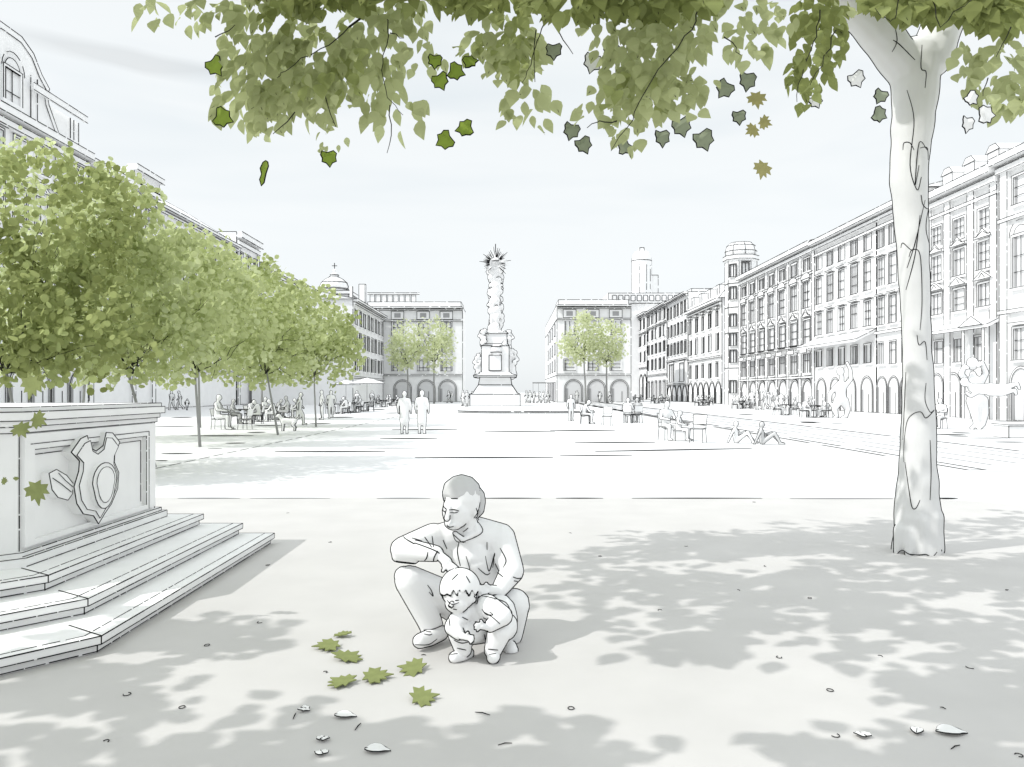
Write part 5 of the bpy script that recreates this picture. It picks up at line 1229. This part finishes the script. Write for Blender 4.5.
# cafes along the right hand housefronts
GF = 'guests along the right hand housefronts'
for i, (px, d) in enumerate([(814,50),(821,51),(786,55),(741,76),(747,79),(702,92),(706,96),(657,112),(664,118),(638,130)]):
    x = X_(px, d)
    put('t', (x, d, .003), 0, 'small round table with guests in front of the right hand housefronts', 'tables along the right hand housefronts', d)
    for s_ in (-1, 1):
        put('c', (x + s_*.62, d, .003), -s_*q, 'chair with a seated guest in front of the right hand housefronts', 'chairs along the right hand housefronts', d)
        person_at((x + s_*.6, d, .004), -s_*q + pr_.uniform(-.4,.4), pr_.choice(['sit','lean']), 'guest seated at a small table in front of the right hand housefronts', pr_.uniform(1.6,1.8), .5, mat=pr_.choice(['white','white','grey']), group=GF, voxel=.04)
for i, (px, d) in enumerate([(757,72),(762,74),(766,71),(771,73),(776,70),(781,72),(787,69),(752,76),(768,75)]):
    px_person(px, d, pr_.uniform(-3,3), pr_.choice(['stand','walk','stand']), 'person standing in the crowd before the ornate house', pr_.uniform(1.6,1.85), .5, group='crowd before the ornate house', voxel=.04)
for i, (px, d) in enumerate([(463,92),(467,88),(472,90)]):
    px_person(px, d, pr_.uniform(-3,3), 'stand', 'person standing in the group at the left foot of the monument', pr_.uniform(1.65,1.8), .6, group='group left of the monument', voxel=.045)
for i, (px, d) in enumerate([(527,110),(530,108),(534,112),(539,109),(543,111),(548,110)]):
    px_person(px, d, pr_.uniform(-3,3), pr_.choice(['stand','walk']), 'person standing in the group right of the monument under the shelter', pr_.uniform(1.65,1.85), .55, group='group right of the monument', voxel=.05)
for i, (px, d) in enumerate([(420,118),(449,116),(452,117),(577,112),(600,113),(610,111)]):
    px_person(px, d, pr_.uniform(-3,3), pr_.choice(['stand','walk']), 'far person in front of the round arches of a centre block', pr_.uniform(1.65,1.85), .5, group='people before the arches', voxel=.05)
# ---- single leaves: falling, on the plinth, on the paving --------------------------------------
lr = random.Random(4)
TULIP = [(-.08,.04,0),(.10,.07,.01),(.40,-.04,.03),(.53,.22,.05),(.44,.44,.03),(.50,.66,.02),(.22,.76,.0),(.02,1.05,-.03),(-.18,.78,0),(-.46,.70,.02),(-.44,.44,.03),(-.54,.20,.05),(-.38,-.02,.03)]
LONG = [(0,0,0),(.14,.10,0),(.20,.40,.02),(.10,.66,.0),(.16,.92,.0),(.04,1.2,-.02),(-.12,1.05,0),(-.18,.6,.02),(-.20,.25,0),(-.12,.05,0)]
def single(name, label, c, along, nrm, s, mat, shape, ink=0.0, group=None, vein=True, shift=.5):
    m = MB(); y = Vector(along).normalized(); z = Vector(nrm); z = (z - y*z.dot(y)).normalized(); x = y.cross(z)
    c = Vector(c)
    P_ = [c + x*(a*s) + y*((b-shift)*s) + z*(h*s*2.5) for a, b, h in shape]
    th = z*.003
    n = len(P_)
    m.add([p+th for p in P_] + [p-th for p in P_], [tuple(range(n)), tuple(range(n, 2*n))[::-1]] + [(i, i+n, (i+1) % n + n, (i+1) % n) for i in range(n)], mat)
    if ink:
        m.tube(P_ + [P_[0]], ink)
        if vein: m.tube([c + y*(-shift*s) + z*.006, c + y*((.25-shift)*s) + z*.006, c + y*((.62-shift)*s) + z*.006], ink*.7)
    o = m.build(name, None, origin=c); return tag(o, label, 'leaf', group)
D1 = 6.6
def face_n(): return Vector((lr.uniform(-.4,.4), -1, lr.uniform(-.2,.4)))
def fall(px, py, sz, mat, shape, label, ang=-90, ink=.0055, d=D1, group=None):
    a = math.radians(ang); single('falling_leaf', label, at(px, py, d), (math.cos(a), 0, math.sin(a)), face_n(), sz*.88*d/F, mat, shape, ink, group, vein=False)
G1 = 'green outlined leaves falling under the boughs'
for px, py, s, ang, lb in [(216,67,20,-60,'bright green outlined leaf hanging free left of the big left bough'),(224,118,20,-20,'outlined green leaf low on the left side of the big left bough'),(264,171,24,-100,'long bright green leaf falling alone below the big left bough'),(329,159,17,-80,'bright green leaf falling just under the small sprig'),
        (435,62,15,-90,'green leaf in the loose string of four, topmost left one'),(457,72,18,-15,'green leaf in the loose string of four, lying flat'),(441,82,18,-70,'green leaf in the loose string of four, lowest one'),(471,62,16,20,'green leaf touching the left edge of the second bough'),(464,129,19,-170,'upper one of two green leaves falling in the gap right of the big bough'),(444,141,19,-150,'lower one of two green leaves falling in the gap right of the big bough')]:
    fall(px, py, s, 'bright', LONG if px == 264 else TULIP, lb, ang)
for px, py, s, ang, lb in [(554,52,17,-90,'grey green leaf right of the second bough'),(612,54,19,-80,'grey green leaf on the upper left rim of the third bough'),(571,132,18,-100,'grey green leaf left of the tip of the third bough'),(584,146,18,-60,'square grey green leaf below the tip of the third bough'),(625,147,15,10,'grey green leaf right of the tip of the third bough'),
        (682,128,20,-70,'grey green leaf below the right side of the third bough, topmost of three'),(662,139,18,-80,'grey green leaf below the third bough, lowest left of three'),(704,141,22,-65,'grey green leaf below the third bough, rightmost of three'),(724,90,19,-120,'grey green leaf left of the yellow maple leaves'),(747,82,20,-90,'grey green leaf just above the yellow maple leaves'),(739,118,15,-80,'small grey green leaf beside the yellow maple leaves'),
        (880,97,15,-110,'upper one of two grey green leaves left of the plane trunk'),(880,115,16,-20,'lower one of two grey green leaves left of the plane trunk')]:
    fall(px, py, s, 'greygreen', TULIP, lb, ang)
for px, py, s, ang, lb in [(592,64,20,-100,'white outlined leaf between the second and third boughs'),(857,80,17,-60,'white outlined curled leaf left of the plane trunk'),(972,99,15,-40,'white outlined leaf beside the right hand bough, topmost of three'),(987,115,19,0,'white outlined leaf under the right hand bough, rightmost of three'),(967,125,17,-90,'white outlined leaf under the right hand bough, lowest of three'),(816,102,14,-60,'white outlined leaf at the tip of the dark bough')]:
    fall(px, py, s, 'paper', TULIP, lb, ang)
for px, py, s, ang, lb in [(757,101,19,-80,'topmost of four yellow maple leaves falling left of the trunk'),(766,123,15,-20,'right one of the middle pair of yellow maple leaves'),(751,131,15,-150,'left one of the middle pair of yellow maple leaves'),(762,171,20,-100,'lowest of four yellow maple leaves, falling alone against the sky')]:
    fall(px, py, s, 'olive', MAPLE, lb, ang, 0)
for px, py, s, ang, lb in [(31,388,27,-100,'large green maple leaf falling over the top of the plinth'),(22,431,18,-60,'green maple leaf left of its neighbour below the plinth cap'),(40,421,18,-30,'green maple leaf right of its neighbour below the plinth cap'),(37,494,27,-80,'large green maple leaf in front of the plinth face'),(5,481,7,0,'tiny green leaf at the left edge of the photo'),(16,479,5,-90,'tiniest green leaf left of the carved shield')]:
    fall(px, py, s, 'mapleg', MAPLE, lb, ang, 0, d=5.2)
def lie(name, px, py, wpx, mat, shape, ang, label, ink=0.0, curl=.25, group=None):
    g_ = gnd(px, py, .03 if shape is MAPLE else .02); a = math.radians(ang)
    single(name, label, g_, (math.cos(a), math.sin(a), 0), (lr.uniform(-.1,.1), lr.uniform(-.3,-.05) if shape is MAPLE else lr.uniform(-.1,-.02), 1), wpx*g_.y/F*.95, mat, shape, ink, group)
for px, py, w_, ang, lb in [(325,645,27,200,'green maple leaf on the paving, flat and leftmost of the seven'),(343,633,15,100,'smallest green maple leaf on the paving, farthest of the seven'),(350,655,28,60,'large green maple leaf on the paving in the middle of the far three'),(340,680,27,150,'green maple leaf on the paving, lower left of the seven'),(379,675,30,10,'green maple leaf on the paving left of the one nearest the boy'),(410,667,28,170,'green maple leaf on the paving nearest to the boy'),(426,696,29,20,'green maple leaf on the paving, nearest to the viewer')]:
    lie('maple_leaf', px, py, w_, 'mapleg', MAPLE, ang, lb)
for px, py, w_, ang, lb in [(305,709,11,-20,'small white dry leaf left of the pointed one under the maple leaves'),(345,715,22,0,'pointed white dry leaf just under the green maple leaves'),(324,738,12,60,'small white dry leaf in the lower shade left of a larger one'),(321,752,13,120,'small white dry leaf at the bottom of the shade, lower left'),(377,749,26,0,'large white dry leaf in the lower shade, left half of the photo'),
        (861,734,15,110,'narrow white dry leaf in the lower right shade, leftmost of three'),(917,730,20,60,'white dry leaf with a stem in the lower right shade, middle of three'),(951,731,32,0,'largest white dry leaf in the lower right shade, rightmost of three')]:
    lie('dry_leaf', px, py, w_, 'paper', OVATE if w_ > 18 else TULIP, ang, lb, .0032)
SP = [(288,513),(330,542),(268,565),(260,622),(207,645),(571,708),(570,533),(810,598),(686,546),(779,657),(880,656),(970,667),(1008,590),(835,735),(1019,755),(127,694),(182,707),(106,741),(325,672),(766,566),(754,502),(830,690),(660,610),(738,590),(600,556)]
for i, (px, py) in enumerate(SP):
    g_ = gnd(px, py, .012); m = MB(); r = .012*lr.uniform(.8,1.3); a0 = lr.uniform(0, 6)
    n = lr.choice([5, 6, 8, 10])
    m.tube([g_ + Vector((r*1.3*math.cos(a0+k*.7), r*1.6*math.sin(a0+k*.7), .0)) for k in range(n)], .0022)
    tag(m.build('curled_stalk', None, origin=g_), 'tiny dark curled leaf stalk on the pale paving', 'leaf stalk', 'tiny curled stalks scattered on the paving')
for i, (x0, y0, x1, y1) in enumerate([(293,719,296,713),(355,730,361,723),(475,712,490,715),(498,745,512,743),(951,749,960,745),(421,655,426,655),(940,707,946,709)]):
    a_, b_ = gnd(x0, y0, .012), gnd(x1, y1, .012); m = MB(); m.tube([a_, a_.lerp(b_, .5) + Vector((0,.004,.003)), b_], [.0018, .003, .0018])
    tag(m.build('twig', None, origin=a_), 'short straight dark twig lying on the pale paving', 'twig', 'short twigs scattered on the paving')
